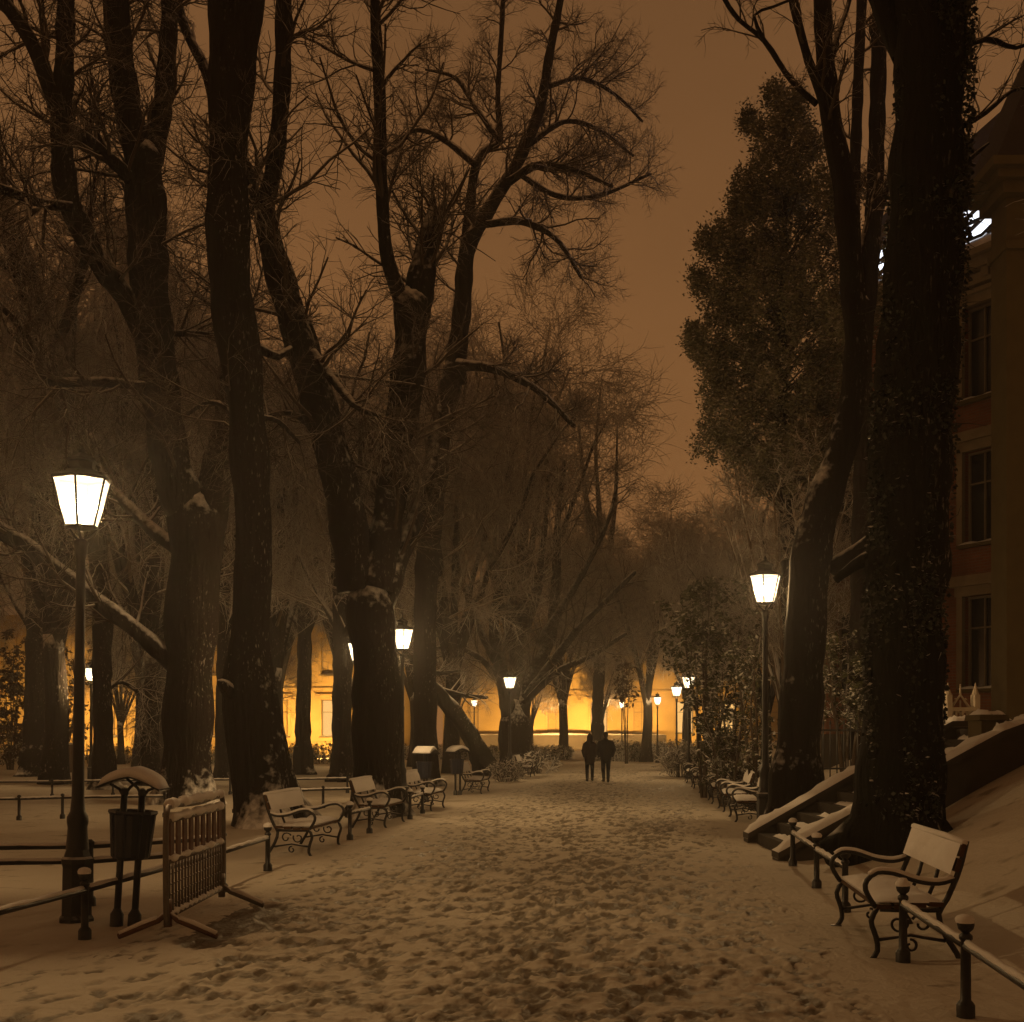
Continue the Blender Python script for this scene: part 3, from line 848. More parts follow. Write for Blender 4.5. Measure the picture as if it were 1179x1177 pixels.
def person(x, y, H, label, coat, hooded, wide, stride, rz):
    t = empty('person', (x, y, float(ground_h(x, y)) + 0.01), label, 'person', 'couple walking away', rz)
    k = H / 1.75
    def S(*p):
        return tuple(q * k for q in p)
    hipz, shz = 0.92, 1.43
    # body: one continuous figure (faces +y, away from the camera)
    b = MB()
    feet = {-1: stride, 1: -stride}
    for s in (-1, 1):
        fy = feet[s]
        hip, knee, ank = S(s * 0.09, 0, hipz), S(s * 0.095, fy * 0.55 + 0.04, 0.49), S(s * 0.09, fy, 0.09 + max(0, -fy) * 0.25)
        capsule(b, hip, knee, 0.080 * k, 0.055 * k); capsule(b, knee, ank, 0.052 * k, 0.036 * k)
        capsule(b, ank, (ank[0] + s * 0.02, ank[1] + 0.15 * k, ank[2] - 0.045 * k), 0.036 * k, 0.028 * k)
        sh, el, wr = S(s * 0.19, 0, shz - 0.03), S(s * 0.27 * wide, -0.06, 1.14), S(s * 0.21 * wide, 0.07, 0.95)
        capsule(b, S(s * 0.08, 0, shz), sh, 0.06 * k, 0.06 * k); capsule(b, sh, el, 0.05 * k, 0.040 * k); capsule(b, el, wr, 0.038 * k, 0.028 * k)
        capsule(b, wr, S(s * 0.17 * wide, 0.13, 0.90), 0.03 * k, 0.034 * k)
        capsule(b, S(s * 0.05, 0, 0.98), S(s * 0.075, 0, 1.30), 0.11 * k, 0.115 * k)
    capsule(b, S(0, 0, 1.40), S(0, 0.01, 1.55), 0.055 * k, 0.052 * k)
    b.ball(S(0, 0.015, 1.64), 0.088 * k, 14, 10, 1.25); b.ball(S(0, 0.105, 1.625), 0.016 * k)
    for s in (-1, 1):
        b.ball(S(s * 0.086, 0.01, 1.63), 0.018 * k)
    fused(b, 'body', 'skin', t, 0.014, 3)
    c = MB()
    for s in (-1, 1):
        sh, el, wr = S(s * 0.185 * wide, 0, shz - 0.045), S(s * 0.265 * wide, -0.06, 1.14), S(s * 0.205 * wide, 0.085, 0.93)
        capsule(c, sh, el, 0.078 * k, 0.066 * k); capsule(c, el, wr, 0.064 * k, 0.058 * k)
        capsule(c, S(s * 0.06, 0, 0.86 if not hooded else 0.74), S(s * 0.10 * wide, 0, 1.32), 0.135 * k, 0.13 * k)
    capsule(c, S(0, -0.01, 0.90 if not hooded else 0.80), S(0, -0.012, 1.36), 0.125 * k, 0.132 * k)
    capsule(c, S(-0.12, 0, 1.40), S(0.12, 0, 1.40), 0.085 * k, 0.085 * k); capsule(c, S(0, -0.01, 1.40), S(0, 0, 1.50), 0.09 * k, 0.075 * k)
    fused(c, 'coat', coat, t, 0.02, 5)
    h = MB()
    if hooded:
        capsule(h, S(0, -0.03, 1.50), S(0, -0.012, 1.66), 0.105 * k, 0.112 * k); capsule(h, S(0, -0.03, 1.72), S(0, -0.045, 1.80), 0.07 * k, 0.022 * k)
        fused(h, 'hood', coat, t, 0.016, 3)
    else:
        h.ball(S(0, -0.004, 1.665), 0.094 * k, 14, 10, 1.15); capsule(h, S(0, -0.035, 1.60), S(0, -0.03, 1.68), 0.07 * k, 0.085 * k)
        fused(h, 'hair', 'hair', t, 0.016, 2)
    q = MB()
    for s in (-1, 1):
        fy = feet[s]
        capsule(q, S(s * 0.085, 0, hipz - 0.03), S(s * 0.095, fy * 0.55 + 0.04, 0.49), 0.098 * k, 0.074 * k); capsule(q, S(s * 0.095, fy * 0.55 + 0.04, 0.49), S(s * 0.09, fy - 0.005, 0.12 + max(0, -fy) * 0.25), 0.072 * k, 0.060 * k)
    fused(q, 'trousers', 'trouser', t, 0.018, 3)
    for s in (-1, 1):
        fy = feet[s]; az = max(0, -fy) * 0.25
        m = MB(); capsule(m, S(s * 0.09, fy - 0.02, 0.10 + az), S(s * 0.09, fy - 0.015, 0.055 + az), 0.056 * k, 0.056 * k); capsule(m, S(s * 0.09, fy, 0.05 + az), S(s * 0.115, fy + 0.17, 0.04 + az * 0.6), 0.050 * k, 0.040 * k)
        fused(m, 'shoe', 'shoe', t, 0.014, 2)


person(px2x(679, 44.0), 44.0, 1.68, 'left one of the walking couple, in a long dark hooded coat', 'coat_a', True, 0.95, 0.10, -0.03)
person(px2x(697.5, 43.2), 43.2, 1.76, 'right one of the walking couple, bareheaded in a bulky dark jacket', 'coat_b', False, 1.12, -0.13, 0.02)


# ---------------------------------------------------------------- traced trees
traced_tree(30.0, [
    (0, [(213, 927, 56), (217, 860, 54), (220, 770, 56), (224, 690, 57), (230, 640, 60), (229, 596, 62)]),
    (-0.8, [(222, 640, 40), (212, 580, 44), (196, 530, 42), (187, 470, 41), (178, 400, 41), (171, 330, 41), (168, 250, 42), (163, 180, 38)]),
    ((-0.8, -1.6), [(165, 210, 30), (148, 130, 30), (137, 60, 29), (133, 0, 28), (128, -120, 26)]),
    ((-0.8, 0.4), [(168, 215, 22), (183, 150, 22), (192, 70, 20), (196, -10, 19), (198, -140, 16)]),
    ((-0.4, -2.6), [(172, 395, 26), (150, 350, 25), (120, 310, 24), (95, 265, 25), (77, 220, 26), (72, 140, 23), (75, 50, 19), (77, -90, 17)]),
    ((-1.8, -3.0), [(78, 160, 14), (60, 110, 16), (42, 60, 15), (12, 12, 14), (-25, -25, 12)]),
    ((-0.8, -1.9), [(160, 222, 14), (140, 195, 15), (110, 170, 15), (84, 150, 15)]),
    ((-2.0, -3.4), [(82, 238, 10), (50, 234, 11), (20, 224, 10), (-30, 205, 9)]),
    ((-0.6, -3.0), [(176, 446, 11), (120, 440, 11), (58, 438, 11), (42, 410, 9), (20, 372, 8), (-15, 338, 7)]),
    (0.9, [(236, 640, 40), (243, 575, 42), (256, 520, 36), (264, 470, 32), (269, 400, 28), (266, 320, 24), (262, 220, 18), (250, 140, 14), (236, 80, 12), (212, 30, 11), (195, -40, 9)]),
    (-1.6, [(200, 765, 22), (160, 728, 20), (110, 690, 19), (60, 652, 20), (20, 622, 20), (-30, 595, 18)]),
    (1.4, [(203, 632, 16), (170, 605, 15), (140, 575, 13), (118, 545, 9), (105, 500, 6)]),
    (0.5, [(192, 384, 8), (225, 384, 8), (262, 388, 7)]),
], 'forked thick dark trunk at left with a long bough reaching behind the near lamp', seed=1, lv=[(16, 2.6), (9, 1.4), (7, 0.7)])

traced_tree(22.8, [
    (0, [(314, 948, 72), (305, 900, 70), (294, 840, 66), (287, 780, 56), (290, 690, 42), (292, 610, 42), (287, 520, 41), (280, 430, 43), (268, 355, 48), (263, 260, 46), (264, 160, 45), (269, 70, 52), (274, 0, 58), (280, -140, 50)]),
    ((0, -0.5), [(288, 815, 36), (270, 800, 26), (256, 788, 13)]),
    ((0, 0.6), [(278, 398, 14), (300, 402, 13), (320, 410, 10), (335, 400, 6)]),
    ((0, 1.2), [(295, 480, 8), (320, 485, 6), (345, 510, 4)]),
    ((0, -1.2), [(274, 40, 24), (255, -20, 22), (240, -120, 18)]),
    ((0, 1.0), [(285, 520, 9), (262, 470, 8), (235, 465, 6), (212, 480, 4)]),
], 'massive leaning dark trunk behind the nearest left bench', seed=2, lv=[(10, 2.2), (8, 1.1), (6, 0.55)])

traced_tree(25.4, [
    (0, [(432, 937, 60), (433, 880, 56), (434, 800, 60), (430, 745, 54), (425, 700, 56), (424, 672, 36)]),
    (-1.2, [(412, 680, 44), (402, 610, 42), (390, 550, 40), (374, 495, 40), (360, 440, 40), (343, 385, 38), (325, 330, 34), (311, 280, 28), (304, 238, 22), (314, 200, 19), (324, 110, 18), (326, 0, 16), (328, -130, 13)]),
    (0.9, [(432, 680, 44), (446, 600, 37), (455, 545, 38), (465, 480, 39), (474, 400, 38), (475, 352, 40)]),
    ((0.9, 0.0), [(466, 352, 24), (455, 325, 18), (444, 285, 15), (439, 200, 14), (437, 110, 14), (432, 10, 12), (430, -120, 9)]),
    ((0.9, 1.6), [(480, 362, 36), (489, 300, 29), (497, 262, 22), (500, 246, 14), (496, 228, 3)]),
    (1.6, [(440, 700, 28), (456, 650, 27), (472, 610, 24), (490, 560, 20), (500, 515, 14), (505, 470, 8)]),
    ((-0.6, -1.4), [(352, 400, 16), (385, 440, 10), (410, 468, 8), (440, 480, 5)]),
    ((-1.0, -2.0), [(308, 260, 14), (292, 220, 12), (285, 190, 8)]),
    ((0.2, -0.6), [(380, 520, 9), (345, 480, 7), (310, 478, 5), (280, 500, 4)]),
], 'thick V-shaped tree with one broken pointed stub, beside the second left lamp', seed=3, lv=[(16, 2.5), (9, 1.3), (7, 0.65)])

traced_tree(40.0, [
    (0, [(491, 906, 27), (490, 800, 26), (490, 700, 25), (496, 600, 27), (508, 500, 27), (524, 425, 25)]),
    (-0.6, [(522, 440, 24), (532, 360, 20), (538, 290, 19), (551, 262, 17), (575, 222, 15), (600, 180, 14), (622, 125, 12), (634, 60, 10), (648, -10, 8), (660, -90, 6)]),
    ((0.2, 1.2), [(536, 300, 13), (540, 250, 12), (546, 200, 10), (556, 175, 9), (575, 162, 8), (573, 110, 6), (578, 20, 6), (580, -60, 5)]),
    ((-0.6, -2.0), [(585, 210, 10), (620, 190, 8), (660, 195, 6), (705, 215, 4)]),
    ((-0.4, -1.5), [(560, 258, 9), (600, 255, 8), (640, 275, 6), (670, 320, 4)]),
    ((-0.4, 1.0), [(548, 190, 8), (510, 160, 7), (480, 150, 5), (455, 165, 3)]),
    ((-0.4, 1.5), [(630, 100, 6), (670, 90, 5), (710, 110, 4), (740, 140, 3)]),
    ((-0.4, -1.5), [(526, 420, 14), (570, 425, 10), (620, 450, 8), (660, 490, 5)]),
    ((0, 1), [(610, 165, 8), (650, 140, 6), (690, 150, 5), (730, 180, 3)]),
    ((0, -1), [(590, 195, 7), (640, 225, 6), (690, 225, 5), (750, 200, 3)]),
    ((0, 2), [(575, 162, 7), (545, 120, 6), (525, 90, 5), (490, 80, 3)]),
], 'slender branching tree with many fine twigs against the open sky', seed=4, lv=[(17, 2.0), (10, 1.1), (8, 0.55)])

traced_tree(51.0, [
    (0, [(563, 893, 26), (548, 860, 21), (530, 828, 19), (510, 803, 18), (490, 780, 15)]),
    (-0.5, [(492, 783, 14), (478, 762, 10), (465, 748, 6)]),
    (0.8, [(500, 792, 8), (530, 800, 6), (560, 803, 4)]),
    (0.8, [(485, 772, 7), (505, 775, 5), (530, 772, 3)]),
], 'small slanting trunk leaning left, below the second left lamp', bark='ivy_bark', seed=5, lv=[(10, 1.6), (7, 0.9), (5, 0.45)], flare=0.4)

traced_tree(60.0, [
    (0, [(593, 886, 38), (592, 850, 36), (592, 830, 36), (592, 812, 18)]),
    (-1.5, [(585, 838, 18), (585, 820, 18), (577, 770, 15), (568, 720, 12), (575, 660, 9), (566, 610, 5)]),
    (0.5, [(590, 838, 18), (590, 815, 18), (594, 770, 15), (601, 720, 12), (618, 670, 10), (628, 600, 5), (632, 540, 3)]),
    (1.5, [(600, 838, 20), (600, 815, 20), (615, 775, 17), (634, 730, 14), (640, 670, 11), (642, 600, 7), (650, 530, 4)]),
    (-2.0, [(606, 805, 14), (635, 765, 11), (665, 725, 8), (700, 690, 6), (730, 660, 5)]),
    (-3.0, [(603, 810, 9), (640, 775, 8), (680, 755, 6), (720, 730, 4)]),
    (-3.0, [(585, 800, 8), (555, 760, 7), (520, 745, 5), (480, 752, 4)]),
    (2.0, [(580, 780, 10), (550, 720, 8), (530, 660, 5), (515, 600, 3)]),
    (2.0, [(620, 740, 10), (665, 670, 8), (700, 600, 5), (712, 550, 3)]),
], 'many-stemmed spreading tree behind the third left lamp, right of the slanting trunk', seed=6, lv=[(16, 2.8), (9, 1.5), (8, 0.8)], flare=0.5)

tF = traced_tree(15.0, [
    (0, [(1036, 968, 92), (1037, 900, 86), (1040, 800, 86), (1042, 700, 86), (1048, 600, 88), (1052, 500, 92), (1060, 400, 90), (1066, 300, 88), (1071, 200, 84), (1074, 100, 82), (1076, 30, 84), (1078, -150, 70)]),
    ((0, 0.4), [(1066, 120, 44), (1042, 60, 34), (1022, 15, 30), (1000, -40, 26), (980, -120, 20)]),
    ((0, 1.0), [(1100, 150, 8), (1135, 130, 6), (1165, 105, 4), (1195, 100, 3)]),
    ((0, 1.0), [(1100, 60, 8), (1135, 45, 7), (1170, 55, 5), (1200, 40, 4)]),
    ((0, 0.6), [(1100, 200, 6), (1120, 180, 5), (1138, 165, 3)]),
    ((0, 0.3), [(1005, 640, 18), (985, 650, 12), (962, 668, 9)]),
], 'huge ivy-grown dark trunk rising behind the right bench', bark='ivy_bark', seed=7, lv=[(5, 0.9), (5, 0.5), (4, 0.25)], flare=0.5)

traced_tree(20.6, [
    (0, [(912, 935, 64), (916, 880, 56), (922, 800, 48), (926, 740, 46), (929, 680, 47), (936, 620, 44), (950, 570, 40), (968, 520, 34), (980, 460, 30), (985, 410, 28), (982, 350, 27), (977, 280, 27), (970, 210, 26), (957, 145, 24), (949, 70, 21), (946, 0, 20), (944, -120, 17)]),
    ((0, -0.7), [(965, 190, 14), (945, 107, 11), (931, 70, 10), (914, 5, 9), (900, -70, 8)]),
    ((0, -1.2), [(940, 120, 7), (918, 100, 7), (905, 85, 6), (880, 47, 6), (850, 22, 5), (832, -5, 5), (815, -40, 4)]),
    ((-1.0, -1.4), [(880, 47, 5), (868, 18, 4), (890, 8, 3), (910, 0, 3)]),
    ((0, 0.9), [(951, 90, 7), (965, 40, 6), (978, 0, 5), (985, -50, 4)]),
    ((0, -0.5), [(955, 655, 20), (975, 640, 14), (1000, 622, 12), (1020, 600, 10)]),
    ((0, 0.8), [(980, 330, 12), (990, 290, 9), (1000, 250, 6), (1012, 200, 4)]),
], 'curved dark trunk just right of the right-hand lamp, behind the snowy steps', seed=8, lv=[(7, 1.3), (5, 0.7), (5, 0.35)], flare=0.4)

traced_tree(29.0, [
    (0, [(992, 900, 24), (990, 700, 22), (994, 500, 20), (994, 350, 19)]),
    (-0.4, [(993, 380, 13), (984, 250, 12), (988, 100, 12), (993, -20, 11), (995, -150, 9)]),
    (0.4, [(996, 390, 18), (1004, 280, 20), (1009, 150, 19), (1012, 0, 17), (1012, -150, 14)]),
    ((0, 1), [(1000, 300, 9), (1025, 200, 7), (1040, 150, 5)]),
], 'tall straight twin-stemmed trunk between the curved trunk and the ivy-grown trunk', seed=9, lv=[(7, 1.2), (5, 0.8), (4, 0.4)], flare=0.3)

traced_tree(38.0, [
    (0, [(120, 897, 25), (118, 830, 22), (117, 760, 21), (118, 700, 22), (108, 600, 23), (92, 520, 25), (70, 440, 27), (40, 350, 28), (15, 270, 28), (-10, 190, 26), (-30, 80, 22)]),
    (1, [(110, 610, 12), (130, 540, 9), (145, 460, 7)]),
    (-1, [(60, 410, 14), (90, 330, 10), (105, 240, 8)]),
    (1, [(118, 800, 8), (140, 785, 6), (175, 810, 5)]),
    (-1, [(30, 320, 12), (0, 300, 10), (-40, 260, 8)]),
], 'tall trunk leaning left behind the near lamp post', seed=10, lv=[(16, 2.4), (9, 1.2), (8, 0.6)])

for D, px, w, lab, sd in ((50, 41, 26, 'broad hazy trunk at the far left edge, before the glowing wall', 21),
                          (58, 163, 9, 'thin pole-like trunk between the leaning trunk and the forked trunk', 22),
                          (47, 256, 15, 'narrow trunk glimpsed between the forked trunk and the massive leaning trunk', 23),
                          (52, 350, 17, 'straight hazy trunk right of the massive leaning trunk, before the glowing wall', 24),
                          (44, 394, 22, 'hazy trunk close behind the V-shaped tree, left of it', 25),
                          (88, 689, 13, 'faint forked tree rising straight behind the walking couple', 26),
                          (66, 186, 16, 'dim trunk hugging the left side of the forked trunk', 27)):
    yb = HY + F * CH / D
    traced_tree(D, [
        (0, [(px, yb, w * 1.15), (px - 1, yb - 60, w), (px + 1, 760, w), (px, 690, w * 0.9)]),
        (1, [(px, 700, w * 0.8), (px - 8, 620, w * 0.7), (px - 18, 540, w * 0.35), (px - 24, 460, w * 0.12)]),
        (-1, [(px, 710, w * 0.7), (px + 12, 640, w * 0.6), (px + 20, 570, w * 0.35), (px + 22, 490, w * 0.12)]),
        (-2, [(px, 740, w * 0.4), (px + 18, 700, w * 0.3), (px + 45, 660, w * 0.25)]),
        (2, [(px, 730, w * 0.4), (px - 25, 690, w * 0.3), (px - 50, 640, w * 0.25)]),
        (0, [(px, 690, w * 0.7), (px + 2, 610, w * 0.5), (px - 3, 520, w * 0.3), (px + 4, 430, w * 0.1)]),
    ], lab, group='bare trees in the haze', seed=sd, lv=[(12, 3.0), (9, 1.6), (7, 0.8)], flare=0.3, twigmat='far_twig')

# ivy and shaggy growth on the big right trunk (a part of that tree)
g = np.random.default_rng(77)
ivy = MB(); base = np.array(tF.location)
NI = 26000
hh = g.uniform(0.4, 11.5, NI); aa = g.uniform(0, 2 * math.pi, NI)
ys_ = np.array([968, 900, 800, 700, 600, 500, 400, 300, 200, 100, 30, -150]); xs_ = np.array([1036, 1037, 1040, 1042, 1048, 1052, 1060, 1066, 1071, 1074, 1076, 1078]); ws_ = np.array([92, 86, 86, 86, 88, 92, 90, 88, 84, 82, 84, 70])
zs_ = CH - (ys_ - HY) / F * 15.0
cz = base[2] + hh
cx = np.interp(cz, zs_, (xs_ - CX) / F * 15.0); cr = np.interp(cz, zs_, ws_ / 2 * 15.0 / F)
clump = 0.5 + 0.5 * np.sin(hh * 1.7 + 2 * np.sin(aa * 2)) * np.sin(aa * 3 + hh)
rr = cr * (1.0 + 0.10 * clump * g.random(NI))
keep = g.random(NI) < np.clip(1.9 * clump - 0.45, 0.05, 1)
pts = np.stack([cx + rr * np.cos(aa), 15.0 + rr * np.sin(aa), cz], 1)[keep] - base
rng = np.random.default_rng(78)
ivy.leaves(pts, 0.050, droop=0.6, aspect=0.8, jit=0.6)
st = ivy
m = 260; k = g.choice(len(pts), m); d = g.normal(size=(m, 3)) * 0.6; d[:, 2] += 0.1; d[:, :2] += (pts[k] - np.stack([np.interp(pts[k][:, 2] + base[2], zs_, (xs_ - CX) / F * 15.0) - base[0], np.zeros(m), np.zeros(m)], 1))[:, :2] * 1.6
d /= np.linalg.norm(d, axis=1, keepdims=True); ln = g.uniform(0.08, 0.28, m)[:, None]
T = np.stack([pts[k], pts[k] + d * ln * 0.5 + g.normal(size=(m, 3)) * 0.02, pts[k] + d * ln + g.normal(size=(m, 3)) * 0.05 - [0, 0, 0.05]], 1)
st.twigs(T, np.tile(np.array([0.006, 0.005, 0.003]), (m, 1)), 3); ivy.build('ivy', 'ivy', tF)


# ---------------------------------------------------------------- background trees
def bg_tree(H, Rc, seed, density=1.0):
    """trunk + crown mesh pair for a bare broad tree of height H"""
    global rng
    rng = np.random.default_rng(seed)
    n0 = 9; th = H * 0.22
    tr = MB()
    z = np.linspace(-0.4, th, 8); r = 0.034 * H * 0.5 * (1 + 0.5 * np.exp(-np.maximum(z, 0) / 0.4)) * np.linspace(1.05, 0.85, 8)
    tr.tube(np.stack([0.05 * np.sin(z), 0.05 * np.cos(z * 1.3), z], 1), r, 14, ridge=ridges(8, 0.04, seed))
    T = []; R = []
    for k in range(n0):
        a = k * 2.4 + rng.uniform(-0.3, 0.3); sp = rng.uniform(0.25, 1.0) * Rc; top = H * rng.uniform(0.72, 0.92) * (1 - 0.18 * sp / Rc)
        u = np.linspace(0, 1, 9)
        p = np.stack([math.cos(a) * sp * u ** 1.15, math.sin(a) * sp * u ** 1.15, th * 0.8 + (top - th * 0.8) * u ** 0.9], 1) + rng.normal(size=(9, 3)) * 0.14 * u[:, None]
        T.append(p); R.append(0.017 * H * 0.5 * np.linspace(1, 0.22, 9))
    T = np.array(T); R = np.array(R)
    for k in range(n0):
        tr.tube(T[k], R[k], 8)
    cr = MB()
    for k, (n, L, up, rf, cap) in enumerate(((10, 0.23 * H, 0.06, 0.45, 0.07), (8, 0.12 * H, 0.0, 0.5, 0.03), (7, 0.080 * H, -0.02, 0.6, 0.018), (2, 0.05 * H, -0.03, 0.7, 0.013))):
        T, R = spawn(T, R, n, L, ang=(0.45, 1.2), up=up, wig=0.2, t0=0.2, K=5 if k < 2 else 4, rf=rf, rmin=0.010, rmax=cap)
        cr.twigs(T, R, 4 if k == 0 else 3)
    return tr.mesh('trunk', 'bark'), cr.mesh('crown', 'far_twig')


variants = [bg_tree(18, 5.0, 301), bg_tree(22, 6.2, 302), bg_tree(15, 4.8, 303), bg_tree(19, 4.6, 304)]


def place_bg(x, y, v, s, rz, label, group='bare trees in the haze'):
    t = empty('bare_tree', (x, y, float(ground_h(x, y))), label, 'tree', group, rz); t.scale = (s, s, s)
    for nm, me in zip(('trunk', 'crown'), variants[v]):
        o = bpy.data.objects.new(nm, me); COL.objects.link(o); o.parent = t


BG = [
    (-20, 34, 1, 1.0, 'wide twiggy tree at the far left edge above the lawn benches'),
    (-15.5, 42, 1, 1.05, 'dense bare crown filling the gap left of the near lamp'),
    (-12.0, 41, 1, 0.92, 'bare tree crown right above the near lantern'),
    (-9.6, 50, 0, 1.1, 'bare crown seen between the forked trunk and the leaning trunk'),
    (-24, 52, 2, 1.25, 'hazy crown beyond the lawn at the far left'),
    (-18, 60, 0, 1.1, 'hazy crown beyond the forked trunk'),
    (-7.8, 58, 1, 0.9, 'hazy bare tree between the leaning trunk and the V-shaped tree'),
    (-12.5, 66, 3, 1.1, 'far hazy crown behind the massive leaning trunk'),
    (-5.2, 66, 0, 1.0, 'hazy crown behind the V-shaped tree'),
    (-2.6, 54, 1, 0.98, 'dense round crown right of the V-shaped tree'),
    (0.2, 64, 1, 1.22, 'tall hazy crown above the many-stemmed tree'),
    (3.4, 82, 0, 1.0, 'pale hazy crown above the walking couple'),
    (8.3, 76, 2, 1.2, 'hazy crown at the far end of the path, right of its middle'),
    (12.5, 88, 3, 1.0, 'faintest crown at the far right end of the path'),
    (9.6, 60, 2, 0.9, 'hazy twiggy tree left of the tall evergreen, above the far lamps'),
    (8.2, 40, 2, 0.72, 'twiggy small tree under the tall evergreen'),
    (11.5, 9.0, 0, 0.95, 'added unseen bare tree beyond the right edge, shading the bank and bench'),  # out of view, added to keep skylight off the right bank
    (12.5, 15.5, 0, 0.95, 'added unseen bare tree on the terrace, shading the right bank'),  # unseen too, added to darken the bank
    (-10.5, 4.5, 0, 1.0, 'added unseen bare tree on the left lawn, darkening the near snow'),  # out of view, added to darken the snow at lower left
    (-3.0, -8.0, 3, 1.0, 'added unseen bare tree beside the path behind the viewpoint, dimming the foreground'),  # unseen, added to cut the skylight on the foreground
    (4.5, -8.5, 0, 0.9, 'added unseen bare tree right of the path behind the viewpoint, dimming the foreground'),  # unseen as well, added to dim the near ground
    (-15.0, 74, 2, 0.8, 'small bare tree before the yellow wall, right of the leaning trunk'),
    (-22.5, 71, 2, 0.75, 'small bare tree before the yellow wall, behind the forked trunk'),
    (-33.0, 74, 2, 0.8, 'small bare tree before the yellow wall, left of the near lamp'),
    (1.6, 101, 2, 0.7, 'small bare tree before the palace front, just left of the couple'),
    (7.0, 97, 2, 0.75, 'small bare tree before the palace front, right of the couple'),
    (-4.5, 98, 2, 0.8, 'small bare tree before the palace front, behind the slanting trunk'),
    (-32, 62, 1, 1.1, 'farthest hazy tree beyond the left lawn'),
]
for i, (x, y, v, s, lab) in enumerate(BG):
    place_bg(x, y, v, s, i * 1.7, lab)


# ---------------------------------------------------------------- tall evergreen, leafy shrubs, hedges
def make_evergreen():
    global rng
    rng = np.random.default_rng(401)
    D = 33.0; x0 = px2x(905, D); gz = float(ground_h(x0, D))
    t = empty('evergreen_tree', (x0, D, gz), 'tall dark dense evergreen left of the curved right trunk', 'tree')
    k = D / F
    ys = np.array([128, 150, 176, 212, 248, 268, 300, 340, 385, 430, 480, 530, 580, 640, 700]); rs = np.array([6, 30, 42, 46, 54, 62, 84, 96, 104, 108, 98, 88, 76, 60, 34]) * k
    zz = CH - (ys - HY) * k - gz
    tr = MB(); z = np.linspace(-0.4, zz[0] - 0.5, 14); tr.tube(np.stack([0.1 * np.sin(z * 0.4), 0 * z, z], 1), np.linspace(0.30, 0.03, 14), 10); tr.build('trunk', 'bark', t)
    # lobes of the crown, each a cluster of small sprays
    lob = [(908, 132, 24), (886, 158, 28), (924, 165, 34), (880, 205, 38), (918, 212, 46), (866, 238, 26), (848, 249, 17), (900, 282, 58), (945, 260, 40), (832, 282, 22), (816, 281, 15), (806, 322, 13), (800, 385, 13), (866, 128, 10), (893, 105, 11), (846, 300, 30), (945, 320, 52), (862, 330, 46),
           (832, 352, 34), (905, 365, 66), (818, 400, 32), (852, 400, 54), (955, 390, 60), (826, 445, 36), (880, 455, 64), (935, 460, 62), (838, 490, 38), (868, 530, 46), (915, 535, 56), (960, 520, 46)]
    C = []; S = []
    for px_, py_, rp in lob:
        for q in range(2 if rp > 36 else 1):
            dy = rng.normal(0, 0.5) + (0.9 * (-1) ** q if rp > 36 else 0)
            c0 = P(px_, py_, D) - np.array([x0, D, gz]); c0[1] = dy
            nn = int(8 + rp * 0.55); v = rng.normal(size=(nn, 3)); v /= np.linalg.norm(v, axis=1, keepdims=True); v *= (rng.random((nn, 1)) ** 0.45) * rp * k * 0.84
            C.append(c0 + v); S.append(np.full(nn, 0.6 + 0.5 * rng.random()))
    C = np.concatenate(C); nc = len(C)
    m = 95
    off = rng.normal(size=(nc, m, 3)) * np.array([0.105, 0.105, 0.17]) * rng.uniform(0.6, 1.3, (nc, 1, 1))
    pts = (C[:, None] + off).reshape(-1, 3)
    f = MB(); f.leaves(pts, 0.105, droop=-0.45, aspect=0.42); f.build('crown', 'evergreen', t)
    T0 = np.stack([np.stack([0.25 * np.cos(q * 2.4) * np.arange(8) * 0.9, 0.3 * np.sin(q * 2.4) * np.arange(8), zz[-1] * 0.35 + 0.95 * np.arange(8) * (0.8 + 0.3 * rng.random())], 1) for q in range(12)])
    T1, R1 = spawn(T0, np.tile(np.linspace(0.06, 0.02, 8), (12, 1)), 9, 2.0, up=0.1, K=5, rmin=0.012); T2, R2 = spawn(T1, R1, 7, 1.0, K=4, rmin=0.010); T3, R3 = spawn(T2, R2, 5, 0.5, K=4, rmin=0.009)
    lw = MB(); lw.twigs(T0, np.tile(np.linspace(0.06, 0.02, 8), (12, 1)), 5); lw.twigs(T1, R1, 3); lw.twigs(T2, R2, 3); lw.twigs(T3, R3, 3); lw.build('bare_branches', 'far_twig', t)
    bt = MB(); mm = 260; kk = rng.choice(nc, mm)
    T = np.stack([np.stack([0 * C[kk, 0], 0 * C[kk, 0], np.maximum(C[kk, 2] - 1.0, 0.5)], 1), C[kk] * [0.5, 0.5, 1] - [0, 0, 0.5], C[kk]], 1)
    bt.twigs(T, np.tile(np.array([0.035, 0.02, 0.01]), (mm, 1)), 4); bt.build('branches', 'twig', t)


make_evergreen()


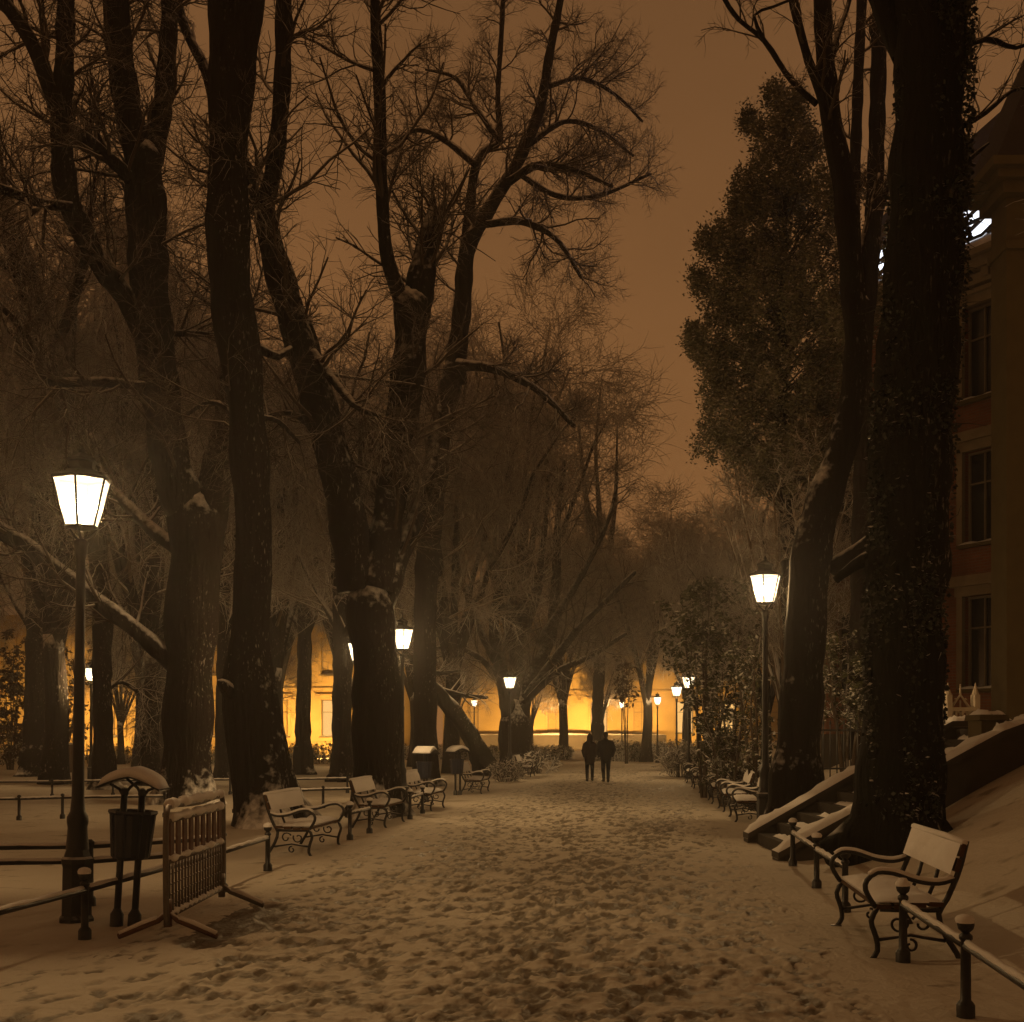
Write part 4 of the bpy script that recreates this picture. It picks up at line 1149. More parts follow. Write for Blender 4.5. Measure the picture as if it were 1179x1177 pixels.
def leafy(D, px, ytop, ybot, wpx, label, nstem=6, nl=2600, size=0.11, seed=0, name='leafy_shrub', ground=True, cat='shrub', group='leafy shrubs right of the path', mat='leaf'):
    """stems with side shoots that carry drooping leaves"""
    global rng
    rng = np.random.default_rng(seed)
    x = px2x(px, D); gz = float(ground_h(x, D)); zt = CH - (ytop - HY) * D / F - gz; zb = CH - (ybot - HY) * D / F - gz; R = wpx / 2 * D / F
    t = empty(name, (x, D, gz), label, cat, group)
    T = []; Rr = []
    for k in range(nstem):
        a = rng.uniform(0, 6.28); s = R * rng.uniform(0.15, 0.75); top = zt * rng.uniform(0.7, 0.95); u = np.linspace(0, 1, 8)
        T.append(np.stack([math.cos(a) * s * u ** 1.3 + 0.12 * math.cos(a), math.sin(a) * s * u ** 1.3 + 0.12 * math.sin(a), -0.15 + (top + 0.15) * u], 1) + rng.normal(size=(8, 3)) * 0.05 * u[:, None]); Rr.append(np.linspace(0.045, 0.012, 8))
    T = np.array(T); Rr = np.array(Rr); st = MB(); st.twigs(T, Rr, 6)
    t0 = float(np.clip(zb / zt, 0.05, 0.8))
    T1, R1 = spawn(T, Rr, 12, R * 0.75, ang=(0.6, 1.3), up=0.02, t0=t0, K=5, rf=0.5, rmin=0.006); st.twigs(T1, R1, 4)
    T2, R2 = spawn(T1, R1, 7, R * 0.35, ang=(0.5, 1.2), up=-0.02, K=4, rf=0.6, rmin=0.004); st.twigs(T2, R2, 3)
    st.build('stem', 'twig', t)
    i = rng.choice(len(T2), nl); f = rng.uniform(0.2, 1, nl) * 2.99; i0 = f.astype(int); fr = (f - i0)[:, None]
    c = T2[i, i0] * (1 - fr) + T2[i, i0 + 1] * fr + rng.normal(size=(nl, 3)) * 0.03
    lf = MB(); lf.leaves(c, size, droop=0.5, aspect=0.45); lf.build('foliage', mat, t)
    return t


leafy(33.0, 812, 640, 775, 160, 'leafy tree with drooping snow-dusted leaves above the far right lamps', nstem=6, nl=2600, size=0.15, seed=501, name='leafy_tree', cat='tree', group='leafy trees right of the path')
leafy(29.0, 838, 755, 890, 84, 'dark leafy shrub just left of the right-hand lamp post', nstem=8, nl=2600, size=0.11, seed=502)
leafy(39.0, 822, 775, 890, 64, 'snow-dusted leafy shrub below the three far lamps', nstem=7, nl=1900, size=0.13, seed=503)
leafy(27.0, 872, 715, 880, 60, 'tall thin leafy shrub directly behind the right-hand lamp post', nstem=5, nl=900, size=0.11, seed=504)
leafy(26.0, 975, 705, 835, 95, 'leafy bush seen between the curved trunk and the ivy-grown trunk', nstem=6, nl=2000, size=0.11, seed=505)
leafy(72.0, 722, 740, 800, 46, 'thin young tree with a few leaves right of the walking couple', nstem=3, nl=420, size=0.26, seed=506, name='leafy_tree', cat='tree', group='leafy trees right of the path', mat='deadleaf')
leafy(60.0, 12, 730, 880, 90, 'leafy tree glowing before the yellow wall at the far left edge', nstem=6, nl=2600, size=0.24, seed=508, name='leafy_tree', cat='tree', group='leafy trees beyond the left lawn', mat='deadleaf')
leafy(64.0, 72, 700, 850, 90, 'leafy tree before the yellow wall, just left of the near lamp post', nstem=6, nl=2200, size=0.24, seed=509, name='leafy_tree', cat='tree', group='leafy trees beyond the left lawn', mat='deadleaf')


def snowy_shrub(D, off, R, H, label, seed, wx=1.0):
    global rng
    rng = np.random.default_rng(seed)
    x = pathx(off, D); gz = float(ground_h(x, D)); t = empty('snowy_shrub', (x, D, gz), label, 'shrub', 'low snow-laden shrubs edging the path')
    n = 34; a = rng.uniform(0, 6.28, n); s = R * np.sqrt(rng.random(n)); u = np.linspace(0, 1, 6)
    T = np.stack([np.stack([s[k] * (0.35 + 0.65 * u) * math.cos(a[k]) * wx, s[k] * (0.35 + 0.65 * u) * math.sin(a[k]), -0.1 + (H * (1 - 0.45 * (s[k] / R) ** 2) + 0.1) * u], 1) for k in range(n)]) + rng.normal(size=(n, 6, 3)) * 0.03
    Rr = np.tile(np.linspace(0.016, 0.007, 6), (n, 1)); st = MB(); st.twigs(T, Rr, 4)
    T1, R1 = spawn(T, Rr, 9, R * 0.5, ang=(0.6, 1.4), up=-0.06, t0=0.35, K=5, rf=0.7, rmin=0.006); st.twigs(T1, R1, 3)
    T2, R2 = spawn(T1, R1, 4, R * 0.22, ang=(0.5, 1.2), up=-0.05, K=4, rf=0.7, rmin=0.005); st.twigs(T2, R2, 3)
    st.build('stem', 'twig', t)
    c = T2.reshape(-1, 3)[rng.choice(len(T2) * 4, 1200)] ; lf = MB(); lf.leaves(c, 0.05, droop=0.3, aspect=0.5); lf.build('foliage', 'leaf', t)
    # snow lying along the bending shoots
    sn = MB(); k = rng.choice(len(T1), 120, replace=False); TT = T1[k].copy(); TT[:, :, 2] += R1[k] * 0.9 + 0.008
    sn.twigs(TT, np.full(R1[k].shape, 0.020) * np.array([0.6, 1, 1.1, 1, 0.5]), 5); sn.build('snow', 'snow', t)


for i, (D, off, R, H, lab) in enumerate((
        (25.9, 2.9, 0.55, 0.9, 'nearest snow-laden shrub, behind the first two benches of the right row'),
        (29.4, 2.8, 0.6, 0.95, 'snow-laden shrub behind the gap between the second and third right benches'),
        (33.0, 2.7, 0.7, 1.0, 'snow-laden shrub behind the last benches of the right row'),
        (37.0, 2.7, 0.85, 1.05, 'larger snow-laden shrub towards the far end of the right row'),
        (42.0, 2.75, 1.0, 1.2, 'big rounded snow-laden shrub near the far end of the right row'),
        (49.0, 1.45, 1.15, 1.25, 'farthest snow-laden shrub of the right row, below the middle far lamp'),
        (44.5, -4.9, 0.7, 0.8, 'low snow-laden shrub near the third left lamp'),
        (54.0, -4.6, 1.0, 0.9, 'low snow-laden shrub beyond the third left lamp'))):
    snowy_shrub(D, off, R, H, lab, 600 + i)


# far hedge closing the view beyond the path
def far_hedge(x0, x1, D, H, label, seed):
    global rng
    rng = np.random.default_rng(seed); xm = (x0 + x1) / 2; gz = float(ground_h(xm, D))
    t = empty('hedge', (xm, D, gz), label, 'hedge', 'low hedges closing the path')
    n = 420; px_ = rng.uniform(x0 - xm, x1 - xm, n); py_ = rng.normal(0, 0.5, n); u = np.linspace(0, 1, 5)
    hgt = H * rng.uniform(0.6, 1.0, n)
    T = np.stack([np.stack([px_[k] + 0.15 * u * rng.normal(), py_[k] + 0.15 * u * rng.normal(), -0.2 + (hgt[k] + 0.2) * u], 1) for k in range(n)])
    Rr = np.tile(np.linspace(0.03, 0.012, 5), (n, 1)); m = MB(); m.twigs(T, Rr, 3)
    T1, R1 = spawn(T, Rr, 10, 0.45, ang=(0.5, 1.3), up=0.0, t0=0.1, K=4, rf=0.7, rmin=0.01); m.twigs(T1, R1, 3); m.build('stem', 'far_twig', t)
    lf = MB(); lf.leaves(T1.reshape(-1, 3)[rng.choice(len(T1) * 4, 5000)], 0.16, droop=0.1, aspect=0.6); lf.build('foliage', 'leaf', t)


far_hedge(-7.5, 4.0, 82.0, 0.9, 'low hazy hedge across the end of the path, left of the couple', 701)
far_hedge(-46.0, -27.0, 71.0, 1.5, 'dark hedge in front of the yellow wall at the far left', 703)
far_hedge(-25.5, -9.0, 73.0, 1.3, 'dark hedge in front of the yellow wall, behind the leaning trunk', 704)
far_hedge(4.8, 14.0, 79.0, 1.3, 'low hazy hedge across the end of the path, right of the couple', 702)


# ---------------------------------------------------------------- masonry
def wall_open(W, H, T, ops, x0=0.0, z0=0.0):
    """a wall in local x-z (front at y=0, thickness back to y=T) with rectangular openings (x0,x1,z0,z1)"""
    mb = MB()
    xs = sorted({x0, x0 + W, *[o[0] for o in ops], *[o[1] for o in ops]}); zs = sorted({z0, z0 + H, *[o[2] for o in ops], *[o[3] for o in ops]})
    for a, b in zip(xs[:-1], xs[1:]):
        for c, d in zip(zs[:-1], zs[1:]):
            mx, mz = (a + b) / 2, (c + d) / 2
            if any(o[0] < mx < o[1] and o[2] < mz < o[3] for o in ops):
                continue
            mb.add([(a, 0, c), (b, 0, c), (b, 0, d), (a, 0, d)], [[0, 1, 2, 3]])
    for a, b, c, d in ops:
        r = min(T, 0.35)
        mb.add([(a, 0, c), (a, r, c), (a, r, d), (a, 0, d)], [[0, 1, 2, 3]]); mb.add([(b, 0, c), (b, r, c), (b, r, d), (b, 0, d)], [[3, 2, 1, 0]])
        mb.add([(a, 0, c), (b, 0, c), (b, r, c), (a, r, c)], [[0, 1, 2, 3]]); mb.add([(a, 0, d), (b, 0, d), (b, r, d), (a, r, d)], [[3, 2, 1, 0]])
    X0, X1, Z1 = x0, x0 + W, z0 + H
    mb.add([(X0, 0, z0), (X0, T, z0), (X0, T, Z1), (X0, 0, Z1)], [[0, 1, 2, 3]]); mb.add([(X1, 0, z0), (X1, T, z0), (X1, T, Z1), (X1, 0, Z1)], [[3, 2, 1, 0]])
    mb.add([(X0, T, z0), (X1, T, z0), (X1, T, Z1), (X0, T, Z1)], [[3, 2, 1, 0]]); mb.add([(X0, 0, Z1), (X1, 0, Z1), (X1, T, Z1), (X0, T, Z1)], [[0, 1, 2, 3]])
    return mb


def window(parent, a, b, c, d, pane='pane', label=None, frame='framew', sill=True, depth=0.22, surround=None):
    m = MB(); w = 0.07; y = depth - 0.03
    for bx in (((a + b) / 2, y, c + w / 2, b - a, w), ((a + b) / 2, y, d - w / 2, b - a, w)):
        m.box(bx[:3], (bx[3], 0.07, bx[4]))
    for x in (a + w / 2, b - w / 2, (a + b) / 2):
        m.box((x, y + 0.002, (c + d) / 2), (w if x != (a + b) / 2 else 0.05, 0.066, d - c - 2 * w))
    m.box(((a + b) / 2, y + 0.004, c + (d - c) * 0.66), (b - a - 2 * w, 0.062, 0.05))
    o = m.build('window', frame, parent, False)
    p = MB(); p.add([(a + 0.01, depth + 0.02, c + 0.01), (b - 0.01, depth + 0.02, c + 0.01), (b - 0.01, depth + 0.02, d - 0.01), (a + 0.01, depth + 0.02, d - 0.01)], [[0, 1, 2, 3]]); p.build('pane', pane, o, False)
    if pane == 'pane':
        pass
    if sill:
        s = MB(); s.box(((a + b) / 2, -0.06, c - 0.05), (b - a + 0.3, 0.26, 0.1)); s.build('sill', 'stone', o, False)
        n = MB(); snow_pad(n, ((a + b) / 2, -0.06, c + 0.001), (b - a + 0.26, 0, 0), (0, 0.22, 0), 0.07, 8, 5, int(a * 10) & 255); n.build('snow', 'snow', o)
    if surround:
        s = MB(); h = 0.28
        s.box((a - 0.1, -0.04, (c + d) / 2), (0.2, 0.16, d - c)); s.box((b + 0.1, -0.04, (c + d) / 2), (0.2, 0.16, d - c)); s.box(((a + b) / 2, -0.05, d + h / 2), (b - a + 0.5, 0.2, h))
        s.box(((a + b) / 2, -0.1, d + h + 0.06), (b - a + 0.8, 0.36, 0.12)); s.build('surround', surround, o, False)
    if label:
        o['label'] = label
    return o


# the brick facade on the right, parallel to the path (local x runs towards the camera's right-to-near end, front faces the path)
def facade(name, label, cat, origin, rz, W, H, rows, cols, mat, win_w, win_h, first_x, pitch, first_z, storey, panes=None, surround='stone', bands=True, roof_h=2.5, roof_d=5.0, cornice='stone', base_h=1.2, T=0.5, dpane='pane'):
    t = empty(name, origin, label, cat, None, rz)
    ops = []
    for r in range(rows):
        for c in range(cols):
            x = first_x + pitch * c; z = first_z + storey * r; ops.append((x - win_w / 2, x + win_w / 2, z, z + win_h))
    wall_open(W, H, T, ops).build('wall', mat, t, False)
    for k, (a, b, c, d) in enumerate(ops):
        window(t, a, b, c, d, pane=(panes or {}).get(k, dpane), surround=surround)
    if bands:
        for r in range(1, rows):
            m = MB(); z = first_z + storey * r - storey * 0.24; m.box((W / 2, -0.07, z), (W + 0.02, 0.2, 0.22)); m.build('string_course', cornice, t, False)
    m = MB()
    m.box((W / 2, -0.14, H - 0.55), (W + 0.06, 0.34, 0.3)); m.box((W / 2, -0.24, H - 0.18), (W + 0.1, 0.56, 0.3)); m.box((W / 2, -0.34, H + 0.06), (W + 0.14, 0.8, 0.18))
    for k in range(int(W / 0.7)):
        m.box((0.35 + k * 0.7, -0.28, H - 0.46), (0.24, 0.28, 0.26))
    m.build('cornice', cornice, t, False)
    m = MB(); m.box((W / 2, -0.06, base_h / 2 - 0.5), (W + 0.04, 0.3, base_h + 1.0)); m.build('plinth', 'ochre' if mat == 'ochre' else 'stonedark', t, False)
    m = MB(); z = H + 0.15
    m.add([(-0.1, -0.7, z), (W + 0.1, -0.7, z), (W + 0.1, roof_d, z + roof_h), (-0.1, roof_d, z + roof_h), (-0.1, 2 * roof_d + 0.7, z), (W + 0.1, 2 * roof_d + 0.7, z)], [[0, 1, 2, 3], [3, 2, 5, 4], [0, 3, 4, 4], [1, 5, 2, 2]][:2], [[0, 3, 4], [1, 5, 2], [0, 4, 5], [0, 5, 1]])
    m.build('roof', 'roof', t, False)
    # body behind the facade so that it has depth from the side
    m = MB(); m.box((W / 2, roof_d + T / 2 + 0.02, H / 2 - 0.3), (W - 0.02, 2 * roof_d - T, H - 0.6)); m.build('rear_walls', mat, t, False)
    return t


ang = math.atan2(1, PD)                                   # direction of the path
OFFB = 9.5
def bpos(D, off=OFFB):
    x = pathx(off, D); return (x, D, float(0.9))
# local +x must run back towards the camera so that the front (local -y) faces the path
RZB = ang + math.pi
fb = facade('brick_building', 'tall red-brick building with pale stone-framed windows and a lit skylight at the right edge', 'building', (10.42, 41.0, 0.5), math.atan2(-0.866, 0.5), 10.0, 14.8, 3, 4, 'brick', 1.15, 2.7, 1.0, 2.6, 2.5, 4.2, surround='sandstone', cornice='sandstone', roof_h=4.6, roof_d=4.6)
o_ = bpos(72.0)
fw = facade('brick_wing', 'taller far brick wing with lit windows glimpsed between the right trunks', 'building', (o_[0], o_[1], 0.5), RZB, 25.0, 20.5, 4, 7, 'brick', 1.3, 2.9, 2.2, 3.4, 1.9, 4.7, panes={0: 'warmwindow', 1: 'warmwindow', 3: 'warmwindow'}, surround='stone', roof_h=4.5, roof_d=4.5)
# lit roof glazing on the brick building
R_ = MB(); G_ = MB()
zr = 14.95; sl = 4.6 / 5.3
for k in range(7):
    x = 0.3 + k * 1.05
    for j in range(3):
        y0, y1 = -0.2 + j * 1.35, 0.95 + j * 1.35
        za, zb_ = zr + (y0 + 0.7) * sl + 0.10, zr + (y1 + 0.7) * sl + 0.10
        G_.add([(x, y0, za), (x + 0.85, y0, za), (x + 0.85, y1, zb_), (x, y1, zb_)], [[0, 1, 2, 3]])
        for p, q in (((x, y0, za), (x, y1, zb_)), ((x + 0.85, y0, za), (x + 0.85, y1, zb_)), ((x, y0, za), (x + 0.85, y0, za)), ((x, y1, zb_), (x + 0.85, y1, zb_))):
            R_.tube([p, q], 0.05, 5)
sk = R_.build('skylight', 'iron', fb); G_.build('pane', 'coldwindow', sk, False)


# the stone corner pavilion at the right edge with its cornice
def pavilion():
    D = 31.0; x0 = px2x(1159, D); gz = 0.6
    t = empty('stone_pavilion', (x0, D, gz), 'ochre stone corner pavilion with a jutting cornice cut by the right edge', 'building')
    W, H = 7.0, 14.6
    ops = [(2.6, 4.0, 2.2, 5.4), (2.6, 4.0, 7.0, 10.2)]
    wall_open(W, H, 1.0, ops).build('wall', 'stone', t, False)
    for o in ops:
        window(t, *o, surround='stone')
    m = MB(); m.box((W / 2 + 1.9, 3.6, H / 2 - 0.1), (W - 3.82, 5.9, H - 0.3)); m.build('rear_walls', 'stone', t, False)
    m = MB()
    m.box((W / 2, 0.5, H - 1.25), (W + 0.12, 1.2, 0.22)); m.box((W / 2, 0.5, H + 0.1), (W + 0.4, 1.6, 0.3)); m.box((W / 2, 0.5, H + 0.36), (W + 0.8, 2.0, 0.22)); m.box((W / 2, 0.5, H + 0.58), (W + 1.2, 2.4, 0.22))
    m.build('cornice', 'stone', t, False)
    m = MB(); z = H + 0.70
    m.add([(-0.5, -0.7, z), (W + 0.5, -0.7, z), (W + 0.5, 1.7, z), (-0.5, 1.7, z), (2.6, 0.2, z + 7.2), (W - 2.6, 0.2, z + 7.2), (W - 2.6, 0.9, z + 7.2), (2.6, 0.9, z + 7.2)], [[0, 1, 5, 4], [1, 2, 6, 5], [2, 3, 7, 6], [3, 0, 4, 7], [4, 5, 6, 7]])
    m.build('roof', 'roof', t, False)
    m = MB(); m.box((W / 2, -0.12, 0.5), (W + 0.2, 0.3, 1.6)); m.build('plinth', 'stone', t, False)


pavilion()


# snowy steps with two sloping side walls
def stair():
    n = 11; X0, X1, z1 = 3.75, 7.1, 1.75
    t = empty('stone_steps', (X0, 17.8, 0), 'snowy stone steps climbing right between two sloping walls', 'steps')
    s = MB(); sn = MB()
    for k in range(n):
        xa = X0 + (X1 - X0) * k / n; h = z1 * (k + 1) / n
        s.box(((xa + X1) / 2 - X0 + 0.001 * k, 0, h / 2 - 0.2), (X1 - xa, 2.26 - 0.002 * k, h + 0.4))
        snow_pad(sn, (xa + 0.20 - X0, 0.35 * math.sin(k * 2.1), h + 0.001), (0.17, 0, 0), (0, 1.1 + 0.3 * math.sin(k), 0), 0.05, 6, 14, k)
    s.build('treads', 'stepstone', t, False); sn.build('snow', 'snow', t)
    for nm, y, pts, lab in (('stair_wall', 16.45, [(3.50, 0.02), (6.45, 1.62), (6.95, 1.80), (9.5, 1.84)], 'near sloping wall of the snowy steps, running from the railing up to the right edge'),
                            ('stair_wall', 19.15, [(3.62, 0.06), (5.48, 1.12), (6.75, 1.78), (7.7, 1.80)], 'far sloping wall of the snowy steps, starting left of the curved trunk')):
        w = empty('stair_wall', (pts[0][0], y, 0), lab, 'wall', 'sloping walls of the steps')
        m = MB(); c = MB(); q = MB(); th = 0.34
        for (xa, za), (xb, zb) in zip(pts[:-1], pts[1:]):
            xa -= pts[0][0]; xb -= pts[0][0]
            V = [(xa, -th / 2, -0.5), (xb, -th / 2, -0.5), (xb, th / 2, -0.5), (xa, th / 2, -0.5), (xa, -th / 2, za), (xb, -th / 2, zb), (xb, th / 2, zb), (xa, th / 2, za)]
            m.add(V, [[0, 1, 5, 4], [1, 2, 6, 5], [2, 3, 7, 6], [3, 0, 4, 7], [4, 5, 6, 7]])
            c.add([(xa, -th / 2 - 0.05, za + 0.002), (xb, -th / 2 - 0.05, zb + 0.002), (xb, th / 2 + 0.05, zb + 0.002), (xa, th / 2 + 0.05, za + 0.002), (xa, -th / 2 - 0.05, za + 0.09), (xb, -th / 2 - 0.05, zb + 0.09), (xb, th / 2 + 0.05, zb + 0.09), (xa, th / 2 + 0.05, za + 0.09)], [[0, 3, 2, 1], [0, 1, 5, 4], [1, 2, 6, 5], [2, 3, 7, 6], [3, 0, 4, 7], [4, 5, 6, 7]])
            snow_pad(q, ((xa + xb) / 2, 0, (za + zb) / 2 + 0.092), (xb - xa, 0, zb - za), (0, th + 0.08, 0), 0.07, 20, 6, 9)
        m.build('wall_body', 'stonedark', w, False); c.build('coping', 'stonedark', w, False); q.build('snow', 'snow', w)


stair()


def gothic_balustrade():
    D = 22.0; x0 = px2x(1083, D); x1 = px2x(1128, D); W = x1 - x0; zb = 1.62
    gz = 0.9; t = empty('gothic_balustrade', (x0, D, gz), 'small carved pale stone balustrade with a gabled top right of the ivy-grown trunk', 'balustrade'); h0 = zb - gz
    m = MB(); m.box((W / 2, 0.15, h0 / 2 - 0.25), (W + 0.3, 0.6, h0 + 0.5)); m.build('base', 'stonedark', t, False)
    s = MB(); snow_pad(s, (W / 2, 0.15, h0 + 0.001), (W + 0.28, 0, 0), (0, 0.58, 0), 0.05); s.build('snow', 'snow', t)
    m = MB()
    m.box((W / 2, 0.15, h0 + 0.12), (W, 0.2, 0.16)); m.box((W * 0.62, 0.15, h0 + 0.50), (W * 0.74, 0.2, 0.07)); m.box((W * 0.13, 0.15, h0 + 0.40), (W * 0.24, 0.2, 0.06))
    for k in range(5):
        m.box((W * (0.28 + 0.17 * k), 0.15, h0 + 0.33), (0.035, 0.12, 0.28))
    for k in range(4):
        cx = W * (0.365 + 0.17 * k); aa = np.linspace(0, math.pi, 9)
        m.tube(np.stack([cx + 0.05 * np.cos(aa), np.full(9, 0.15), h0 + 0.39 + 0.06 * np.sin(aa)], 1), 0.014, 5)
    m.box((W * 0.12, 0.15, h0 + 0.27), (W * 0.14, 0.10, 0.16))
    m.build('tracery', 'gothic', t, False)
    m = MB(); c = W * 0.58
    m.tube([(c - 0.16, 0.15, h0 + 0.53), (c, 0.15, h0 + 0.76), (c + 0.16, 0.15, h0 + 0.53)], 0.028, 6); m.tube([(c, 0.15, h0 + 0.72), (c, 0.15, h0 + 0.95)], [0.03, 0.008], 6); m.tube([(c, 0.15, h0 + 0.53), (c, 0.15, h0 + 0.66)], 0.018, 6)
    for k in (-1, 1):
        m.ball((c + k * 0.09, 0.15, h0 + 0.68), 0.024)
    m.build('gable', 'gothic', t)
    for x in (W * 0.26, W * 0.97):
        m = MB(); m.box((x, 0.15, h0 + 0.40), (0.09, 0.22, 0.72)); m.lathe([(0.06, 0.75), (0.065, 0.78), (0.03, 0.88), (0.004, 0.98)], (x, 0.15, h0), 8); m.build('pinnacle', 'gothic', t, False)


gothic_balustrade()
m = empty('stone_pedestal', (px2x(1136, 17.4), 17.4, 1.4), 'pale stone pedestal at the head of the near step wall', 'pedestal')
_k = MB(); _k.box((0, 0, 0.1), (0.34, 0.5, 0.9)); _k.box((0, 0, 0.50), (0.42, 0.58, 0.08), taper=0.94); _k.build('block', 'stone', m, False)
_k = MB(); snow_pad(_k, (0, 0, 0.541), (0.38, 0, 0), (0, 0.54, 0), 0.06); _k.build('snow', 'snow', m)


def iron_fence():
    D = 23.2; x0, x1 = px2x(940, D), px2x(1090, D + 0.8); z0 = 0.93
    t = empty('iron_fence', (x0, D, z0), 'iron bar fence on the terrace between the curved trunk and the ivy-grown trunk', 'fence')
    m = MB(); W = x1 - x0
    for k in range(int(W / 0.13) + 1):
        x = k * 0.13; m.tube([(x, 0.04 * x, -0.3), (x, 0.04 * x, 0.92)], 0.012, 5); m.lathe([(0.012, 0.92), (0.024, 0.95), (0.002, 1.02)], (x, 0.04 * x, 0), 6)
    m.build('bars', 'iron', t)
    for z in (0.1, 0.82):
        m = MB(); m.box((W / 2, 0.02 * W, z), (W, 0.03, 0.035), rz=0.04); m.build('rail', 'iron_snow', t, False)


iron_fence()

# glowing yellow building beyond the park, in two parts of the street
fl = facade('yellow_building', 'long yellow floodlit building behind the trees of the left lawn', 'building', (-62.0, 88.0, 0.0), 0.0, 55.0, 10.0, 2, 14, 'ochre', 1.5, 2.6, 2.4, 3.9, 1.6, 4.4, panes={3: 'warmwindow', 9: 'warmwindow', 12: 'warmwindow'}, surround='ochre', cornice='ochre', dpane='faded_pane', roof_h=4.0, roof_d=6.0)
fc = facade('yellow_palace', 'wide yellow palace front glowing at the end of the path', 'building', (-6.6, 118.0, 0.0), 0.0, 42.0, 12.5, 2, 10, 'ochre', 1.6, 3.0, 2.6, 4.1, 1.9, 5.2, panes={3: 'warmwindow', 5: 'warmwindow', 6: 'warmwindow'}, surround='ochre', cornice='ochre', dpane='faded_pane', roof_h=4.5, roof_d=7.0)


# ground floodlights that wash those fronts
def make_flood():
    t = empty('ground_floodlight', (0, 0, 0), 'x', 'floodlight', 'floodlights washing the yellow fronts')
    b = MB(); b.box((0, 0, 0.16), (0.5, 0.26, 0.34), rx=-0.5); b.box((0, 0.05, 0.02), (0.16, 0.16, 0.2)); b.build('housing', 'iron', t, False)
    g_ = MB(); g_.box((0, 0.13, 0.235), (0.42, 0.02, 0.26), rx=-0.5); g_.build('glass', 'floodglass', t, False)
    l = bpy.data.lights.new('flood_light', 'SPOT'); l.energy = 8000.0; l.color = (1.0, 0.54, 0.15); l.spot_size = math.radians(84); l.spot_blend = 0.8; l.shadow_soft_size = 0.25
    lo_ = bpy.data.objects.new('flood_light', l); COL.objects.link(lo_); lo_.location = (0, 0.35, 0.45); lo_.rotation_euler = (math.radians(105), 0, 0); lo_.parent = t
    return t


fl0 = make_flood()
FL = [(-50.0, 80.0, 'floodlight beyond the lawn at the far left edge'), (-39.0, 80.0, 'floodlight before the yellow wall left of the near lamp post'), (-29.5, 80.0, 'floodlight before the yellow wall, left of the forked trunk'),
      (-20.5, 80.0, 'floodlight before the yellow wall, between forked and leaning trunks'), (-13.0, 80.5, 'floodlight before the yellow wall, left of the V-shaped tree'),
      (-1.5, 110.0, 'floodlight before the palace front, left of the many-stemmed tree'), (4.5, 110.0, 'floodlight before the palace front, left of the walking couple'),
      (10.5, 110.0, 'floodlight before the palace front, right of the walking couple'), (17.0, 110.0, 'floodlight before the palace front, behind the far right bushes')]
for i, (x, y, lab) in enumerate(FL):
    o = fl0 if i == 0 else copy_tree(fl0); o.location = (x, y, float(ground_h(x, y))); o['label'] = lab
    for ch in o.children:
        if ch.type == 'LIGHT':
            ch.data = ch.data.copy(); ch.data.energy *= (1.0, 0.55, 0.9, 0.5, 1.1, 0.55, 1.15, 0.8, 0.45)[i]
for x, y, lab in ((px2x(168, 46), 46.0, 'larger bright white floodlight on the lawn left of the forked trunk'), (px2x(156, 50), 50.0, 'smaller white floodlight on the lawn, left of the brighter one')):
    o = empty('ground_floodlight', (x, y, float(ground_h(x, y))), lab, 'floodlight', 'white floodlights on the lawn')
    b = MB(); b.box((0, 0.05, 0.2), (0.3, 0.2, 0.3)); b.build('housing', 'iron', o, False)
    b = MB(); b.lathe([(0.001, 0), (0.12, 0)], (0, 0, 0), 14); gl_ = b.build('glass', 'floodglass', o, False); gl_.rotation_euler = (math.pi / 2, 0, 0); gl_.location = (0, -0.06, 0.22)

t = empty('garden_wall', (-5.5, 116.2, 0.3), 'low snow-topped garden wall glowing behind the walking couple', 'wall')
b = MB(); b.box((10, 0, 0.6), (20, 0.4, 1.6)); b.build('wall_body', 'stonedark', t, False)
b = MB(); snow_pad(b, (10, 0, 1.402), (20, 0, 0), (0, 0.5, 0), 0.16, 60, 5, 2); b.build('snow', 'snow', t)

# utility box on the far left lawn
t = empty('utility_box', (px2x(70, 55), 55.0, 0.0), 'brown utility cabinet right of the broad hazy trunk, far left', 'cabinet')
b = MB(); b.box((0, 0, 0.6), (1.0, 0.6, 1.3)); b.build('body', 'wood', t, False)
b = MB(); b.box((0, -0.31, 0.62), (0.8, 0.03, 1.0)); b.build('door', 'wood', t, False)
b = MB(); snow_pad(b, (0, 0, 1.252), (1.0, 0, 0), (0, 0.6, 0), 0.09); b.build('snow', 'snow', t)


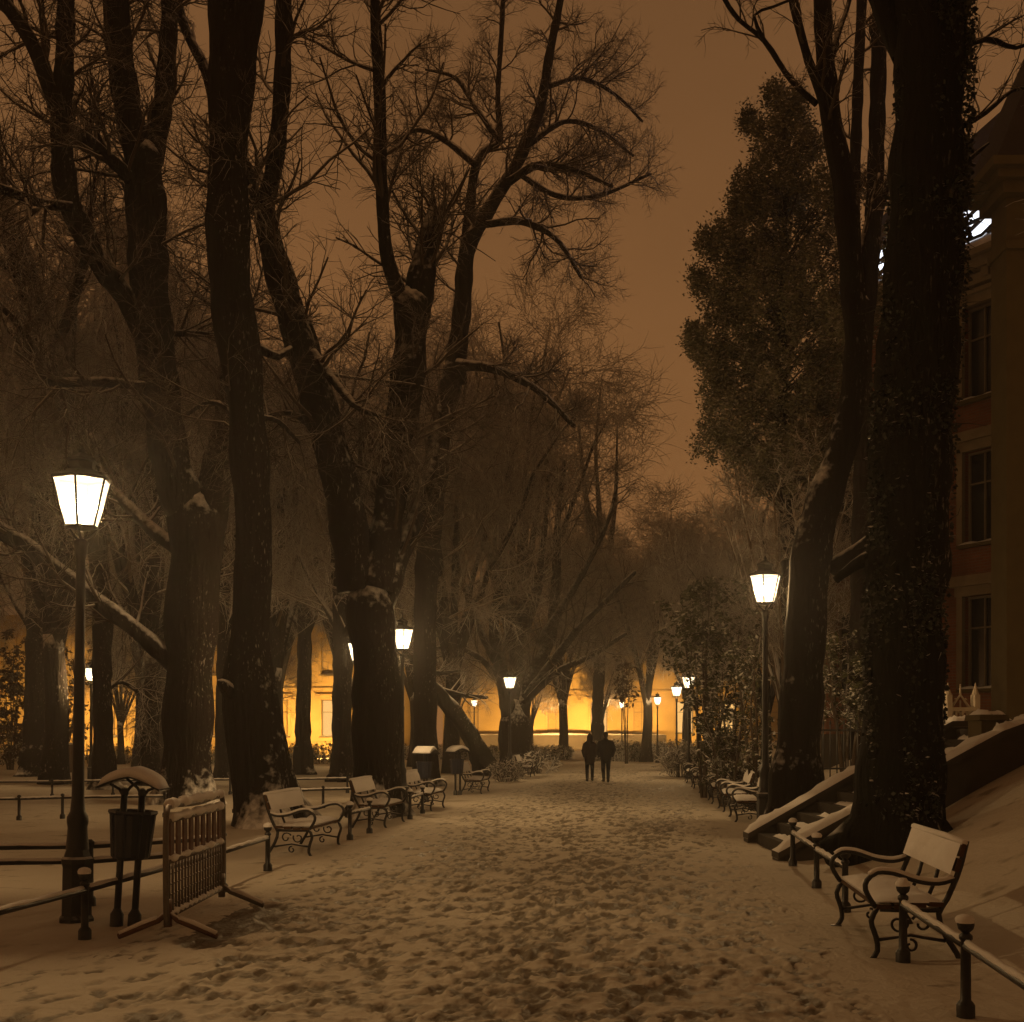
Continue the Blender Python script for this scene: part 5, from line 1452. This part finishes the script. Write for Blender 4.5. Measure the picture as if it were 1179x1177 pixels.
# ---------------------------------------------------------------- sky (city-lit overcast night), camera, render
sc = bpy.context.scene
w = bpy.data.worlds.new('World'); sc.world = w; w.use_nodes = True
nt = w.node_tree; bg = nt.nodes['Background']
tc = N(nt, 'ShaderNodeTexCoord'); sp = N(nt, 'ShaderNodeSeparateXYZ'); nt.links.new(tc.outputs['Generated'], sp.inputs[0])
r = N(nt, 'ShaderNodeValToRGB'); e = r.color_ramp.elements
e[0].position = 0.0; e[0].color = (0.30, 0.125, 0.038, 1)
e[1].position = 1.0; e[1].color = (0.085, 0.040, 0.016, 1)
for p_, c_ in ((0.22, (0.245, 0.108, 0.036)), (0.45, (0.165, 0.074, 0.026))):
    k_ = r.color_ramp.elements.new(p_); k_.color = (*c_, 1)
nt.links.new(sp.outputs[2], r.inputs[0]); cn = N(nt, 'ShaderNodeTexNoise'); cn.inputs['Scale'].default_value = 2.2; cn.inputs['Detail'].default_value = 5; nt.links.new(tc.outputs['Generated'], cn.inputs['Vector'])
cm = N(nt, 'ShaderNodeMapRange'); cm.inputs['From Min'].default_value = 0.25; cm.inputs['From Max'].default_value = 0.75; cm.inputs['To Min'].default_value = 0.80; cm.inputs['To Max'].default_value = 1.22; nt.links.new(cn.outputs[0], cm.inputs[0])
vm = N(nt, 'ShaderNodeVectorMath', operation='SCALE'); nt.links.new(r.outputs[0], vm.inputs[0]); nt.links.new(cm.outputs[0], vm.inputs['Scale'])
nt.links.new(vm.outputs[0], bg.inputs[0]); bg.inputs[1].default_value = 1.0

cam = bpy.data.cameras.new('camera'); co = bpy.data.objects.new('camera', cam); COL.objects.link(co)
cam.sensor_width = 36; cam.lens = 36 * F / 1179; cam.shift_y = (HY - 588.5) / 1179; cam.clip_end = 600; cam.clip_start = 0.1
co.location = (0, 0, CH); co.rotation_euler = (math.pi / 2, 0, 0)
sc.camera = co
vs = sc.view_settings; sc.display_settings.display_device = 'sRGB'; vs.view_transform = 'Standard'; vs.look = 'None'; vs.exposure = 0; vs.gamma = 1
cy = sc.cycles; cy.use_denoising = True; cy.max_bounces = 6; cy.diffuse_bounces = 4; cy.transparent_max_bounces = 12; cy.volume_bounces = 1; cy.sample_clamp_indirect = 4; cy.use_adaptive_sampling = True; cy.adaptive_threshold = 0.015
